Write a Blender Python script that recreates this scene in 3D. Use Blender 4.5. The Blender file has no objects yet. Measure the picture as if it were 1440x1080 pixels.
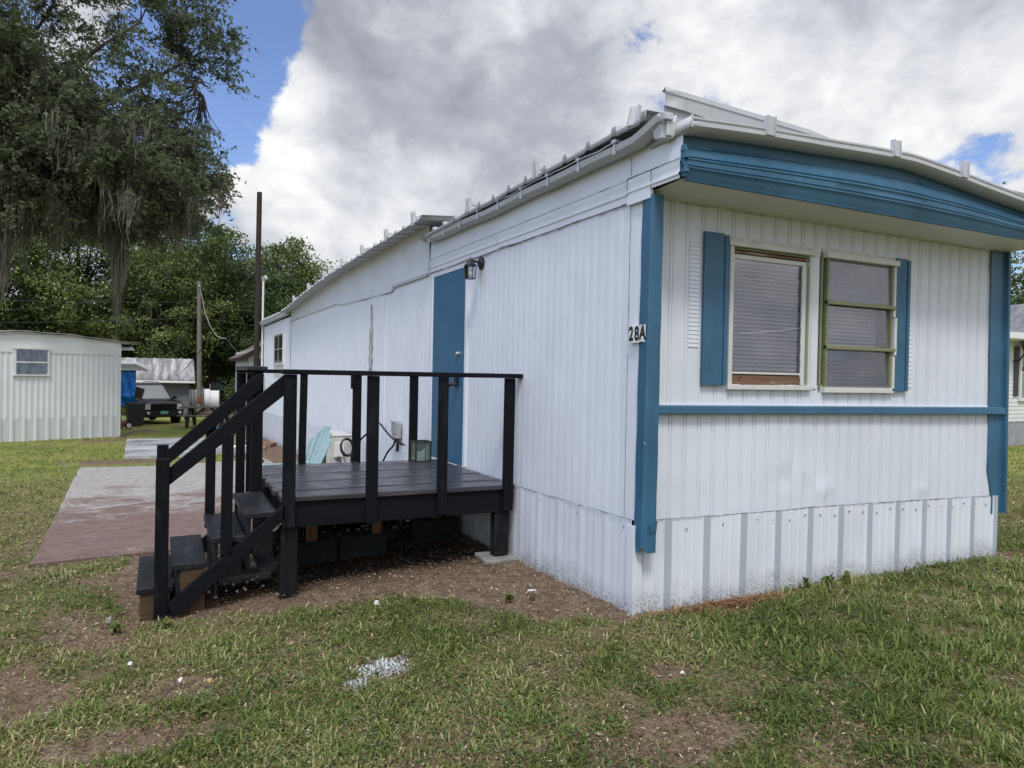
import bpy, bmesh, math, random
import numpy as np
from mathutils import Vector, Matrix, noise as mnoise

random.seed(7)
rng = np.random.default_rng(11)
scene = bpy.context.scene
COL = scene.collection
PI = math.pi
WM = {}                                   # world matrix of every object built here


# ---------------------------------------------------------------- helpers
def clamp(v, a=0.0, b=1.0):
    return max(a, min(b, v))


def lerp(a, b, t):
    return a + (b - a) * t


def interp(x, pts):
    if x <= pts[0][0]:
        return pts[0][1]
    for (x0, y0), (x1, y1) in zip(pts, pts[1:]):
        if x <= x1:
            return lerp(y0, y1, (x - x0) / (x1 - x0))
    return pts[-1][1]


def link(o, parent=None, world=None):
    COL.objects.link(o)
    world = world or Matrix.Identity(4)
    if parent is not None:
        o.parent = parent
        o.matrix_parent_inverse = WM[parent.name].inverted()
    o.matrix_basis = world
    WM[o.name] = world
    return o


def tag(o, label=None, cat=None, group=None, kind=None):
    if label:
        o['label'] = label
    if cat:
        o['category'] = cat
    if group:
        o['group'] = group
    if kind:
        o['kind'] = kind
    return o


def thing(name, loc, label, cat, group=None, rz=0.0):
    o = bpy.data.objects.new(name, None)
    o.empty_display_size = 0.2
    w = Matrix.Translation(Vector(loc)) @ Matrix.Rotation(rz, 4, 'Z')
    link(o, None, w)
    return tag(o, label, cat, group)


def copy_tree(o, parent=None):
    c = o.copy()
    COL.objects.link(c)
    if parent is not None:
        c.parent = parent
    for ch in [x for x in bpy.data.objects if x.parent == o]:
        copy_tree(ch, c)
    return c


class MB:
    """collects simple shapes; build() links them as ONE mesh object"""

    def __init__(self, frame=None):
        self.v = []
        self.f = []
        self.mi = []
        self.M = frame or Matrix.Identity(4)

    def add(self, verts, faces, mi=0):
        n = len(self.v)
        self.v += [tuple(self.M @ Vector(p)) for p in verts]
        self.f += [tuple(i + n for i in fc) for fc in faces]
        self.mi += [mi] * len(faces)
        return self

    def box(self, x0, y0, z0, x1, y1, z1, mi=0):
        x0, x1 = min(x0, x1), max(x0, x1)
        y0, y1 = min(y0, y1), max(y0, y1)
        z0, z1 = min(z0, z1), max(z0, z1)
        v = [(x0, y0, z0), (x1, y0, z0), (x1, y1, z0), (x0, y1, z0),
             (x0, y0, z1), (x1, y0, z1), (x1, y1, z1), (x0, y1, z1)]
        f = [(0, 3, 2, 1), (4, 5, 6, 7), (0, 1, 5, 4), (1, 2, 6, 5), (2, 3, 7, 6), (3, 0, 4, 7)]
        return self.add(v, f, mi)

    def hexa(self, v, mi=0):
        f = [(0, 3, 2, 1), (4, 5, 6, 7), (0, 1, 5, 4), (1, 2, 6, 5), (2, 3, 7, 6), (3, 0, 4, 7)]
        return self.add(v, f, mi)

    def beam(self, p0, p1, w, h, up=(0, 0, 1), mi=0):
        p0, p1, up = Vector(p0), Vector(p1), Vector(up)
        d = (p1 - p0).normalized()
        s = d.cross(up).normalized()
        u = s.cross(d).normalized()
        s *= w / 2
        u *= h / 2
        v = [p0 - s - u, p0 + s - u, p0 + s + u, p0 - s + u,
             p1 - s - u, p1 + s - u, p1 + s + u, p1 - s + u]
        f = [(0, 1, 2, 3), (7, 6, 5, 4), (0, 4, 5, 1), (1, 5, 6, 2), (2, 6, 7, 3), (3, 7, 4, 0)]
        return self.add(v, f, mi)

    def tube(self, pts, r, n=8, cap=True, mi=0):
        pts = [Vector(p) for p in pts]
        rr = r if isinstance(r, (list, tuple)) else [r] * len(pts)
        vs, fs = [], []
        ref = None
        for i, p in enumerate(pts):
            d = (pts[min(i + 1, len(pts) - 1)] - pts[max(i - 1, 0)])
            if d.length < 1e-9:
                d = Vector((0, 0, 1))
            d.normalize()
            if ref is None:
                ref = d.orthogonal().normalized()
            ref = (ref - d * ref.dot(d))
            ref = ref.normalized() if ref.length > 1e-6 else d.orthogonal().normalized()
            s = d.cross(ref)
            for k in range(n):
                a = 2 * PI * k / n
                vs.append(p + (ref * math.cos(a) + s * math.sin(a)) * rr[i])
        for i in range(len(pts) - 1):
            for k in range(n):
                a, b = i * n + k, i * n + (k + 1) % n
                fs.append((a, b, b + n, a + n))
        if cap:
            fs.append(tuple(range(n - 1, -1, -1)))
            m = (len(pts) - 1) * n
            fs.append(tuple(range(m, m + n)))
        return self.add(vs, fs, mi)

    def lathe(self, prof, axis0, axis_dir=(0, 0, 1), n=20, mi=0):
        """prof: list of (radius, height) along the axis"""
        a0, d = Vector(axis0), Vector(axis_dir).normalized()
        ref = d.orthogonal().normalized()
        s = d.cross(ref)
        vs, fs = [], []
        for r, h in prof:
            for k in range(n):
                a = 2 * PI * k / n
                vs.append(a0 + d * h + (ref * math.cos(a) + s * math.sin(a)) * max(r, 1e-4))
        for i in range(len(prof) - 1):
            for k in range(n):
                a, b = i * n + k, i * n + (k + 1) % n
                fs.append((a, b, b + n, a + n))
        fs.append(tuple(range(n - 1, -1, -1)))
        m = (len(prof) - 1) * n
        fs.append(tuple(range(m, m + n)))
        return self.add(vs, fs, mi)

    def prism(self, poly, p_dir, mi=0):
        """poly: 3-D polygon points, extruded by vector p_dir"""
        d = Vector(p_dir)
        n = len(poly)
        a = [Vector(p) for p in poly]
        vs = a + [p + d for p in a]
        fs = [tuple(range(n - 1, -1, -1)), tuple(range(n, 2 * n))]
        fs += [(i, (i + 1) % n, (i + 1) % n + n, i + n) for i in range(n)]
        return self.add(vs, fs, mi)

    def grid(self, rows, mi=0, keep=None):
        """rows: list of equally long lists of points -> quads"""
        nc = len(rows[0])
        vs = [p for r in rows for p in r]
        fs = []
        for i in range(len(rows) - 1):
            for j in range(nc - 1):
                if keep and not keep(i, j):
                    continue
                fs.append((i * nc + j, i * nc + j + 1, (i + 1) * nc + j + 1, (i + 1) * nc + j))
        return self.add(vs, fs, mi)

    def build(self, name, mats, parent=None, bevel=0.0, smooth=None, thick=0.0, seg=2, fix=True):
        me = bpy.data.meshes.new(name)
        me.from_pydata(self.v, [], self.f)
        mats = mats if isinstance(mats, (list, tuple)) else [mats]
        for m in mats:
            me.materials.append(m)
        if len(mats) > 1:
            me.polygons.foreach_set('material_index', self.mi)
        if fix:
            bm = bmesh.new()
            bm.from_mesh(me)
            bmesh.ops.recalc_face_normals(bm, faces=bm.faces)
            bm.to_mesh(me)
            bm.free()
        me.update()
        o = bpy.data.objects.new(name, me)
        link(o, parent)
        if smooth is not None:
            me.polygons.foreach_set('use_smooth', [True] * len(me.polygons))
            me.set_sharp_from_angle(angle=math.radians(smooth))
        if thick:
            s = o.modifiers.new('solid', 'SOLIDIFY')
            s.thickness = thick
            s.offset = 0
        if bevel:
            b = o.modifiers.new('bevel', 'BEVEL')
            b.width = bevel
            b.segments = seg
            b.limit_method = 'ANGLE'
            b.angle_limit = math.radians(40)
        return o


def np_mesh(name, verts, faces_flat, loop_tot, mat, parent=None, attr=None, smooth=False, world=None):
    """fast mesh from numpy; attr: dict name -> per-vertex float array"""
    me = bpy.data.meshes.new(name)
    nv, nf = len(verts), len(loop_tot)
    me.vertices.add(nv)
    me.vertices.foreach_set('co', np.ascontiguousarray(verts, dtype=np.float32).ravel())
    me.loops.add(len(faces_flat))
    me.loops.foreach_set('vertex_index', np.ascontiguousarray(faces_flat, dtype=np.int32))
    me.polygons.add(nf)
    st = np.zeros(nf, dtype=np.int32)
    st[1:] = np.cumsum(loop_tot)[:-1]
    me.polygons.foreach_set('loop_start', st)
    if smooth:
        me.polygons.foreach_set('use_smooth', np.ones(nf, dtype=bool))
    me.update(calc_edges=True)
    if attr:
        for k, a in attr.items():
            at = me.attributes.new(k, 'FLOAT', 'POINT')
            at.data.foreach_set('value', np.ascontiguousarray(a, dtype=np.float32))
    me.materials.append(mat)
    o = bpy.data.objects.new(name, me)
    link(o, parent, world)
    return o


# vectorised value noise -------------------------------------------------
_perm = np.random.default_rng(5).random((256, 256))


def vnoise(x, y, s=1.0, o=0):
    x = np.asarray(x) * s + 37.7 * o + 1000
    y = np.asarray(y) * s + 91.3 * o + 1000
    xi, yi = np.floor(x).astype(int), np.floor(y).astype(int)
    fx, fy = x - xi, y - yi
    fx, fy = fx * fx * (3 - 2 * fx), fy * fy * (3 - 2 * fy)
    g = lambda a, b: _perm[a % 256, b % 256]
    return ((g(xi, yi) * (1 - fx) + g(xi + 1, yi) * fx) * (1 - fy)
            + (g(xi, yi + 1) * (1 - fx) + g(xi + 1, yi + 1) * fx) * fy)


def fbm(x, y, s=1.0, o=0, n=3):
    t, a, w = 0, 0.5, 0
    for i in range(n):
        t = t + a * vnoise(x, y, s * 2 ** i, o + i)
        w += a
        a *= 0.5
    return t / w


# ---------------------------------------------------------------- materials
class NT:
    def __init__(self, name):
        self.m = bpy.data.materials.new(name)
        self.m.use_nodes = True
        self.t = self.m.node_tree
        self.t.nodes.clear()
        self.out = self.n('ShaderNodeOutputMaterial')
        self._co = None

    def n(self, kind, **kw):
        nd = self.t.nodes.new(kind)
        for k, v in kw.items():
            setattr(nd, k, v)
        return nd

    def l(self, a, b):
        self.t.links.new(a, b)

    def co(self):
        if self._co is None:
            self._co = self.n('ShaderNodeTexCoord').outputs['Object']
        return self._co

    def mapped(self, sc):
        mp = self.n('ShaderNodeMapping')
        mp.inputs['Scale'].default_value = sc
        self.l(self.co(), mp.inputs['Vector'])
        return mp.outputs[0]

    def noise(self, scale, detail=4, rough=0.6, stretch=None, dist=0.0):
        nd = self.n('ShaderNodeTexNoise')
        nd.inputs['Scale'].default_value = scale
        nd.inputs['Detail'].default_value = detail
        nd.inputs['Roughness'].default_value = rough
        nd.inputs['Distortion'].default_value = dist
        self.l(self.mapped(stretch) if stretch else self.co(), nd.inputs['Vector'])
        return nd.outputs['Fac']

    def ramp(self, fac, stops, interp='LINEAR'):
        r = self.n('ShaderNodeValToRGB')
        r.color_ramp.interpolation = interp
        e = r.color_ramp.elements
        while len(e) < len(stops):
            e.new(0.5)
        for el, (p, c) in zip(e, stops):
            el.position = p
            c = (c, c, c) if isinstance(c, (int, float)) else c
            el.color = (*c, 1)
        self.l(fac, r.inputs[0])
        return r.outputs[0]

    def mix(self, fac, a, b, mode='MIX'):
        m = self.n('ShaderNodeMix', data_type='RGBA', blend_type=mode)
        for inp, v in ((m.inputs[0], fac), (m.inputs[6], a), (m.inputs[7], b)):
            if isinstance(v, (int, float)):
                inp.default_value = v
            elif isinstance(v, tuple):
                inp.default_value = (*v, 1)
            else:
                self.l(v, inp)
        return m.outputs[2]

    def math(self, op, a, b=0.0, c=None, clampit=False):
        m = self.n('ShaderNodeMath', operation=op)
        m.use_clamp = clampit
        for i, v in enumerate((a, b) if c is None else (a, b, c)):
            if isinstance(v, (int, float)):
                m.inputs[i].default_value = v
            else:
                self.l(v, m.inputs[i])
        return m.outputs[0]

    def smooth(self, v, a, b, lo=0.0, hi=1.0):
        m = self.n('ShaderNodeMapRange', interpolation_type='SMOOTHSTEP')
        m.inputs['From Min'].default_value = a
        m.inputs['From Max'].default_value = b
        m.inputs['To Min'].default_value = lo
        m.inputs['To Max'].default_value = hi
        self.l(v, m.inputs['Value'])
        return m.outputs[0]

    def sep(self, which):
        s = self.n('ShaderNodeSeparateXYZ')
        self.l(self.co(), s.inputs[0])
        return s.outputs[which]

    def attr(self, name):
        a = self.n('ShaderNodeAttribute', attribute_name=name)
        return a.outputs['Fac']

    def bump(self, h, strength=0.3, dist=0.01, prev=None):
        b = self.n('ShaderNodeBump')
        b.inputs['Strength'].default_value = strength
        b.inputs['Distance'].default_value = dist
        self.l(h, b.inputs['Height'])
        if prev is not None:
            self.l(prev, b.inputs['Normal'])
        return b.outputs[0]

    def pbr(self, col, rough=0.5, metal=0.0, normal=None, spec=0.5, coat=0.0, sss=None):
        p = self.n('ShaderNodeBsdfPrincipled')
        for key, v in (('Base Color', col), ('Roughness', rough), ('Metallic', metal)):
            if isinstance(v, tuple):
                p.inputs[key].default_value = (*v, 1)
            elif isinstance(v, (int, float)):
                p.inputs[key].default_value = v
            else:
                self.l(v, p.inputs[key])
        p.inputs['Specular IOR Level'].default_value = spec
        p.inputs['Coat Weight'].default_value = coat
        if normal is not None:
            self.l(normal, p.inputs['Normal'])
        return p.outputs[0]

    def done(self, shader):
        self.l(shader, self.out.inputs['Surface'])
        return self.m


def simple(name, c1, c2=None, rough=0.5, metal=0.0, scale=8.0, bump=0.0, bscale=40.0, stretch=None, spec=0.5, coat=0.0):
    t = NT(name)
    col = c1
    if c2:
        col = t.mix(t.ramp(t.noise(scale, 5, 0.65, stretch), [(0.35, 0.0), (0.65, 1.0)]), c1, c2)
    nrm = None
    if bump:
        nrm = t.bump(t.noise(bscale, 5, 0.6, stretch), bump, 0.01)
    return t.done(t.pbr(col, rough, metal, nrm, spec, coat))


def paint_metal(name, base, rough=0.4, dirt_z=None, dirt=(0.10, 0.09, 0.075), streak=0.25, dent=0.35):
    """painted sheet metal: faint unevenness of the paint, old streaks, dents, splashed soil near the ground"""
    t = NT(name)
    dark = tuple(c * 0.80 for c in base)
    col = t.mix(t.ramp(t.noise(1.7, 5, 0.6), [(0.38, 0.0), (0.75, 0.45)]), base, dark)
    st = t.ramp(t.noise(9.0, 4, 0.7, (1.0, 1.0, 0.06)), [(0.52, 0.0), (0.78, streak)])
    col = t.mix(st, col, tuple(c * 0.55 for c in base))
    sp = t.ramp(t.noise(70.0, 2, 0.5), [(0.70, 0.0), (0.76, 0.35)])
    col = t.mix(sp, col, tuple(c * 0.5 for c in base))
    if dirt_z is not None:
        z = t.math('ADD', t.sep(2), t.math('MULTIPLY', t.math('MAXIMUM', t.sep(1), 0.0), 0.027))
        zz = t.math('ADD', z, t.math('MULTIPLY', t.noise(4.0, 4, 0.7), 0.35))
        hi = t.smooth(zz, dirt_z[1] + 0.17, dirt_z[0] + 0.17)
        sk = t.ramp(t.noise(75.0, 3, 0.8), [(0.44, 0.0), (0.60, 1.0)])
        d = t.math('MULTIPLY', hi, t.math('ADD', t.math('MULTIPLY', sk, 0.75), 0.15), clampit=True)
        col = t.mix(d, col, dirt)
    b = t.bump(t.noise(2.2, 3, 0.5, (1.0, 1.0, 0.55)), dent, 0.02)
    b = t.bump(t.noise(120.0, 3, 0.5), 0.06, 0.003, b)
    rg = t.ramp(t.noise(6.0, 3, 0.6), [(0.3, rough - 0.06), (0.7, rough + 0.14)])
    return t.done(t.pbr(col, rg, 0.0, b))


def wood(name, c1, c2, rough=0.55, axis='X', bump=0.35, worn=None, spec=0.4):
    t = NT(name)
    stx = {'X': (0.9, 14, 14), 'Y': (14, 0.9, 14), 'Z': (14, 14, 0.9)}[axis]
    g = t.noise(3.0, 6, 0.7, stx, 0.6)
    col = t.mix(t.ramp(g, [(0.3, 0.0), (0.7, 1.0)]), c1, c2)
    if worn:
        w = t.ramp(t.noise(2.3, 6, 0.75, tuple(max(1.0, s * 0.25) for s in stx)), [(0.54, 0.0), (0.72, 0.8)])
        col = t.mix(w, col, worn)
    nrm = t.bump(g, bump, 0.004)
    rg = t.ramp(t.noise(5.0, 4, 0.6), [(0.3, rough - 0.1), (0.7, rough + 0.15)])
    return t.done(t.pbr(col, rg, 0.0, nrm, spec))


def leafmat(name, dark, light, dry, trans=0.35, rough=0.6):
    t = NT(name)
    a = t.attr('tint')
    col = t.ramp(a, [(0.0, dark), (0.55, light), (0.86, light), (1.0, dry)])
    p = t.pbr(col, rough, 0.0, None, 0.3)
    tr = t.n('ShaderNodeBsdfTranslucent')
    t.l(t.mix(0.4, col, light), tr.inputs['Color'])
    m = t.n('ShaderNodeMixShader')
    m.inputs[0].default_value = trans
    t.l(p, m.inputs[1])
    t.l(tr.outputs[0], m.inputs[2])
    return t.done(m.outputs[0])


def glassmat(name, tint=(0.75, 0.77, 0.8), refl=1.0, rough=0.02, haze=0.0, hazecol=(0.3, 0.3, 0.34)):
    t = NT(name)
    tr = t.n('ShaderNodeBsdfTransparent')
    tr.inputs[0].default_value = (*tint, 1)
    g = t.n('ShaderNodeBsdfGlossy')
    g.inputs['Roughness'].default_value = rough
    fr = t.n('ShaderNodeFresnel')
    fr.inputs['IOR'].default_value = 1.5
    f = t.math('MULTIPLY', fr.outputs[0], refl, clampit=True)
    base = tr.outputs[0]
    if haze:
        d = t.n('ShaderNodeBsdfDiffuse')
        d.inputs['Color'].default_value = (*hazecol, 1)
        m0 = t.n('ShaderNodeMixShader')
        t.l(t.math('MULTIPLY', t.ramp(t.noise(6, 4, 0.6), [(0.3, 0.6), (0.7, 1.0)]), haze), m0.inputs[0])
        t.l(base, m0.inputs[1])
        t.l(d.outputs[0], m0.inputs[2])
        base = m0.outputs[0]
    m = t.n('ShaderNodeMixShader')
    t.l(f, m.inputs[0])
    t.l(base, m.inputs[1])
    t.l(g.outputs[0], m.inputs[2])
    return t.done(m.outputs[0])


def paint_blue(name, base, rough=0.4, *a, **k):
    """hand-brushed trim paint: brush streaks, faded patches, a few chips down to the old white"""
    t = NT(name)
    br = t.noise(4.0, 5, 0.7, (9.0, 9.0, 0.7))
    col = t.mix(t.ramp(br, [(0.35, 0.0), (0.7, 0.55)]), base, tuple(min(1, c * 1.22 + 0.012) for c in base))
    col = t.mix(t.ramp(t.noise(2.2, 5, 0.65), [(0.40, 0.0), (0.70, 0.75)]), col, tuple(c * 0.66 for c in base))
    col = t.mix(t.ramp(t.noise(34.0, 3, 0.6), [(0.735, 0.0), (0.755, 0.8)]), col, (0.42, 0.44, 0.44))
    b = t.bump(t.noise(2.6, 3, 0.5, (1, 1, 0.6)), 0.35, 0.02)
    b = t.bump(br, 0.15, 0.003, b)
    return t.done(t.pbr(col, t.ramp(br, [(0.3, rough - 0.08), (0.7, rough + 0.16)]), 0, b))


WHITE = (0.76, 0.775, 0.79)
M = {}
M['wall'] = paint_metal('white_siding_paint', (0.725, 0.752, 0.79), 0.32, None, streak=0.13, dent=0.60)
M['front'] = paint_metal('white_front_paint', (0.685, 0.715, 0.76), 0.40, None, streak=0.10, dent=0.25)
M['skirt'] = paint_metal('white_skirt_paint', (0.685, 0.715, 0.75), 0.38, (-0.04, 0.20), streak=0.16, dent=0.3)
M['galv'] = paint_metal('bare_galvanised_strip', (0.41, 0.45, 0.49), 0.45, (-0.04, 0.15), streak=0.25, dent=0.2)
M['eave'] = paint_metal('white_eave_paint', (0.50, 0.51, 0.52), 0.45, None, streak=0.25, dent=0.4)
M['roof'] = paint_metal('weathered_roof_metal', (0.42, 0.43, 0.44), 0.45, None, streak=0.45, dent=0.3)
M['soffit'] = paint_metal('cream_soffit_paint', (0.72, 0.715, 0.69), 0.5, None, streak=0.08, dent=0.2)
M['blue'] = paint_blue('blue_trim_paint', (0.036, 0.122, 0.205), 0.36, None, streak=0.2, dent=0.35)
M['door'] = paint_metal('blue_door_paint', (0.034, 0.118, 0.210), 0.42, None, streak=0.05, dent=0.12)
M['seam'] = simple('dark_seam_gap', (0.06, 0.06, 0.06), (0.20, 0.20, 0.20), 0.9, 0, 7)
M['black'] = simple('black_metal', (0.012, 0.012, 0.013), (0.02, 0.018, 0.017), 0.4, 0.0, 12)
M['chrome'] = simple('brushed_steel', (0.62, 0.60, 0.56), None, 0.25, 1.0)
M['deck'] = wood('black_deck_paint', (0.0040, 0.0044, 0.0062), (0.0090, 0.0094, 0.0125), 0.52, 'X', 0.4, None, 0.12)
M['deckY'] = wood('black_step_paint', (0.006, 0.0065, 0.009), (0.014, 0.0148, 0.019), 0.42, 'Y', 0.45, (0.055, 0.056, 0.060), 0.4)
M['floor'] = wood('worn_black_deck_floor', (0.018, 0.0175, 0.022), (0.045, 0.044, 0.051), 0.30, 'X', 0.5, (0.085, 0.082, 0.090), 0.65)
M['deckZ'] = wood('black_post_paint', (0.0030, 0.0034, 0.0050), (0.0085, 0.009, 0.0115), 0.55, 'Z', 0.5, (0.022, 0.022, 0.025), 0.12)
M['legs'] = wood('splashed_black_leg', (0.006, 0.006, 0.008), (0.013, 0.013, 0.015), 0.7, 'Z', 0.4, (0.045, 0.041, 0.038), 0.15)
M['pine'] = wood('bare_pine', (0.27, 0.155, 0.065), (0.15, 0.082, 0.036), 0.7, 'Z', 0.3)
M['ply'] = wood('unpainted_plywood', (0.085, 0.050, 0.023), (0.048, 0.029, 0.015), 0.75, 'X', 0.3)
M['concrete'] = simple('pale_concrete', (0.27, 0.26, 0.235), (0.15, 0.145, 0.13), 0.9, 0, 9, 0.5, 60)
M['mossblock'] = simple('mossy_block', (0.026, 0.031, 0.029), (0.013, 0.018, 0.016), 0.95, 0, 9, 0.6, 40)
M['olive'] = simple('olive_window_paint', (0.23, 0.245, 0.125), (0.17, 0.18, 0.10), 0.5, 0, 20, 0.2, 60)
M['frame'] = paint_metal('peeling_white_frame', (0.62, 0.62, 0.58), 0.5, None, streak=0.5, dent=0.2)
M['brownwood'] = wood('exposed_brown_sill', (0.22, 0.12, 0.065), (0.10, 0.06, 0.035), 0.8, 'X', 0.4, (0.42, 0.40, 0.36))
M['blind'] = simple('lavender_grey_blind', (0.70, 0.69, 0.78), (0.62, 0.61, 0.70), 0.5, 0, 6)
M['room'] = simple('unlit_room', (0.03, 0.03, 0.034), rough=0.9)
M['glass'] = glassmat('window_glass', (0.97, 0.97, 0.98), 0.8, 0.03, 0.05, (0.46, 0.46, 0.51))
M['screen'] = glassmat('dusty_screened_glass', (0.93, 0.93, 0.95), 0.7, 0.05, 0.36, (0.44, 0.44, 0.49))
M['clear'] = glassmat('clear_glass', (0.85, 0.87, 0.88), 1.0, 0.02)
# ---------------------------------------------------------------- terrain height
def gz(x, y):
    yy = min(max(y, 0.0), 60.0)
    xx = min(max(-x, 0.0), 2.5)
    return -0.027 * yy - 0.06 * xx


def gz_np(x, y):
    return -0.027 * np.clip(y, 0, 60) - 0.06 * np.clip(-x, 0, 2.5)


# ---------------------------------------------------------------- the white mobile home
HOME = thing('mobile_home', (1.9, 8.8, -0.2),
             'long white mobile home with blue trim, blue door, shuttered double window and ribbed skirting', 'mobile home')
HW, HL = 3.80, 17.95                       # width (x) and length (y)


def rib_columns(u0, u1, period, shape, start=0.0):
    """positions and depths of a ribbed sheet; shape: list of (offset in period, depth)"""
    cols = []
    k = math.floor((u0 - start) / period) - 1
    while True:
        b = start + k * period
        if b > u1:
            break
        for o, d in shape:
            u = b + o
            if u0 < u < u1:
                cols.append((u, d))
        k += 1
    cols.sort()
    d0 = cols[0][1] if cols else 0
    d1 = cols[-1][1] if cols else 0
    return [(u0, d0)] + cols + [(u1, d1)]


def dent(u, z, seed, amp):
    return amp * (mnoise.noise(Vector((u * 1.3 + seed, z * 0.9, seed * 3.1)))
                  + 0.5 * mnoise.noise(Vector((u * 3.1, z * 2.2 + seed, seed))))


# side wall: fine ribs, corrugated; x = 0 plane facing -x
def side_sheet(name, y0, y1, z0, z1, period, shape, mats, off=0.0, amp=0.003, hole=None, nz=8, mi_fn=None, start=0.0):
    cols = rib_columns(y0, y1, period, shape, start)
    if hole:
        for h in (hole[0], hole[1]):
            cols.append((h, 0.0))
        cols.sort()
    f0 = z0 if callable(z0) else (lambda y: z0)
    f1 = z1 if callable(z1) else (lambda y: z1)
    ts = [i / nz for i in range(nz + 1)]
    rows = []
    for t in ts:
        r = []
        for (y, d) in cols:
            z = lerp(f0(y), f1(y), t)
            r.append((off - d + dent(y, z, 2.0, amp) + 0.35 * amp * mnoise.noise(Vector((y * 7, z * 5, 3))), y, z))
        rows.append(r)
    mb = MB()
    def keep(i, j):
        if not hole:
            return True
        yc = (cols[j][0] + cols[j + 1][0]) / 2
        return not (hole[0] < yc < hole[1])
    mb.grid(rows, 0, keep)
    if mi_fn:
        nc = len(cols)
        k = 0
        for i in range(nz):
            for j in range(nc - 1):
                if keep(i, j):
                    mb.mi[k] = mi_fn(cols[j], cols[j + 1])
                    k += 1
    return mb.build(name, mats, HOME, smooth=28)


SEAM = lambda y: interp(y, [(0, 0.568), (1.66, 0.54), (10, 0.40), (18, 0.27)])
groove = lambda p, w, d: [(0.0, 0.0), (p - 3 * w, 0.0), (p - 2 * w, -d), (p - w, -d)]

# near bay (between the corner and the door): shallow pairs of grooves
side_sheet('side_wall', -0.022, 2.78, SEAM, 2.555, 0.10, groove(0.10, 0.007, 0.0008), M['wall'], 0.0, 0.0035, None, 10)
# beyond the door: closely ribbed siding
side_sheet('side_wall', 3.74, 13.25, SEAM, lambda y: interp(y, [(3.8, 2.555), (5.2, 2.57), (5.25, 2.50), (8.0, 2.56), (8.7, 2.62), (13, 2.6)]),
           0.078, [(0.0, 0.0), (0.044, 0.0), (0.056, 0.0055), (0.066, 0.0055)], M['wall'], 0.0, 0.004, None, 8)
side_sheet('side_wall', 13.26, HL, SEAM, 2.70, 0.078, [(0.0, 0.0), (0.044, 0.0), (0.056, 0.006), (0.066, 0.006)],
           M['wall'], -0.012, 0.003, None, 8)
# the wall above and beside the door
MB().box(-0.004, 2.775, 2.50, 0.03, 3.745, 2.555).build('door_header', M['wall'], HOME, bevel=0.002)

# skirting: ribbed sheets, each rib with a bare galvanised face
RIBS = [(0.0, 0.0), (0.215, 0.0), (0.235, 0.005), (0.280, 0.005), (0.298, 0.0)]
MINOR = [(0.065, 0.0), (0.077, 0.002), (0.09, 0.0), (0.140, 0.0), (0.152, 0.002), (0.165, 0.0)]
SK = sorted(RIBS + MINOR)
side_sheet('skirting', 0.012, HL, lambda y: gz(-0.01, y) - 0.04, lambda y: SEAM(y) + 0.004, 0.305, SK, [M['skirt'], M['galv']], -0.014,
           0.006, None, 6, lambda a, b: 1 if (a[1] > 0.009 and b[1] > 0.009 and (int(a[0] * 3.3) % 3 == 1)) else 0, 0.05)

# front wall with the window opening, x from 0 to HW at y = 0, facing -y
OPX0, OPX1, OPZ0, OPZ1 = 0.725, 2.335, 1.425, 2.345


def knocks(x, z):
    """a few places where the front sheet was knocked in or bulges"""
    d = 0.0
    for cx, cz, rx, rz_, a in ((1.28, 0.78, 0.10, 0.10, 0.012), (1.42, 0.80, 0.05, 0.09, -0.009), (1.66, 0.68, 0.06, 0.07, -0.014), (2.75, 0.62, 0.07, 0.05, -0.010), (1.86, 1.02, 0.03, 0.05, 0.007), (0.30, 1.75, 0.05, 0.06, -0.006), (3.1, 2.0, 0.25, 0.3, 0.006)):
        q = ((x - cx) / rx) ** 2 + ((z - cz) / rz_) ** 2
        if q < 4:
            d += a * math.exp(-q * 1.5)
    return d


def front_sheet(name, z0, z1, cols, mats, yoff, amp, zs=8, hole=None, mi_fn=None, extra_z=()):
    f0 = z0 if callable(z0) else (lambda x: z0)
    f1 = z1 if callable(z1) else (lambda x: z1)
    ts = sorted(set([i / zs for i in range(zs + 1)] + list(extra_z)))
    rows = []
    for t in ts:
        rows.append([(x, yoff - d + knocks(x, lerp(f0(x), f1(x), t)) + dent(x, lerp(f0(x), f1(x), t), 9.0, amp), lerp(f0(x), f1(x), t)) for x, d in cols])
    keep = None
    if hole:
        def keep(i, j):
            xc = (cols[j][0] + cols[j + 1][0]) / 2
            zc = lerp(f0(xc), f1(xc), (ts[i] + ts[i + 1]) / 2)
            return not (hole[0] < xc < hole[1] and hole[2] < zc < hole[3])
    mb = MB().grid(rows, 0, keep)
    if mi_fn:
        k = 0
        for i in range(len(ts) - 1):
            for j in range(len(cols) - 1):
                if keep is None or keep(i, j):
                    mb.mi[k] = mi_fn(cols[j], cols[j + 1])
                    k += 1
    return mb.build(name, mats, HOME, smooth=28)


FG = [(0.0, 0.0), (0.088, 0.0), (0.091, -0.0075), (0.099, -0.0075), (0.101, 0.0), (0.117, 0.0), (0.118, -0.005), (0.124, -0.005), (0.125, 0.0)]
fc = rib_columns(0.0, HW, 0.128, FG)
fc_up = sorted(fc + [(OPX0, 0.0), (OPX1, 0.0)])
ZU0, ZU1 = 1.235, 2.60
front_sheet('front_wall', ZU0, ZU1, fc_up, M['front'], 0.0, 0.0025, 8, (OPX0, OPX1, OPZ0, OPZ1), None,
            ((OPZ0 - ZU0) / (ZU1 - ZU0), (OPZ1 - ZU0) / (ZU1 - ZU0)))
FS = lambda x: interp(x, [(0, 0.566), (1.2, 0.55), (1.6, 0.555), (3.8, 0.512)])
front_sheet('front_wall', FS, 1.235, rib_columns(0.0, HW, 0.118, FG, 0.03), M['front'], -0.003, 0.006, 24)
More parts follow.
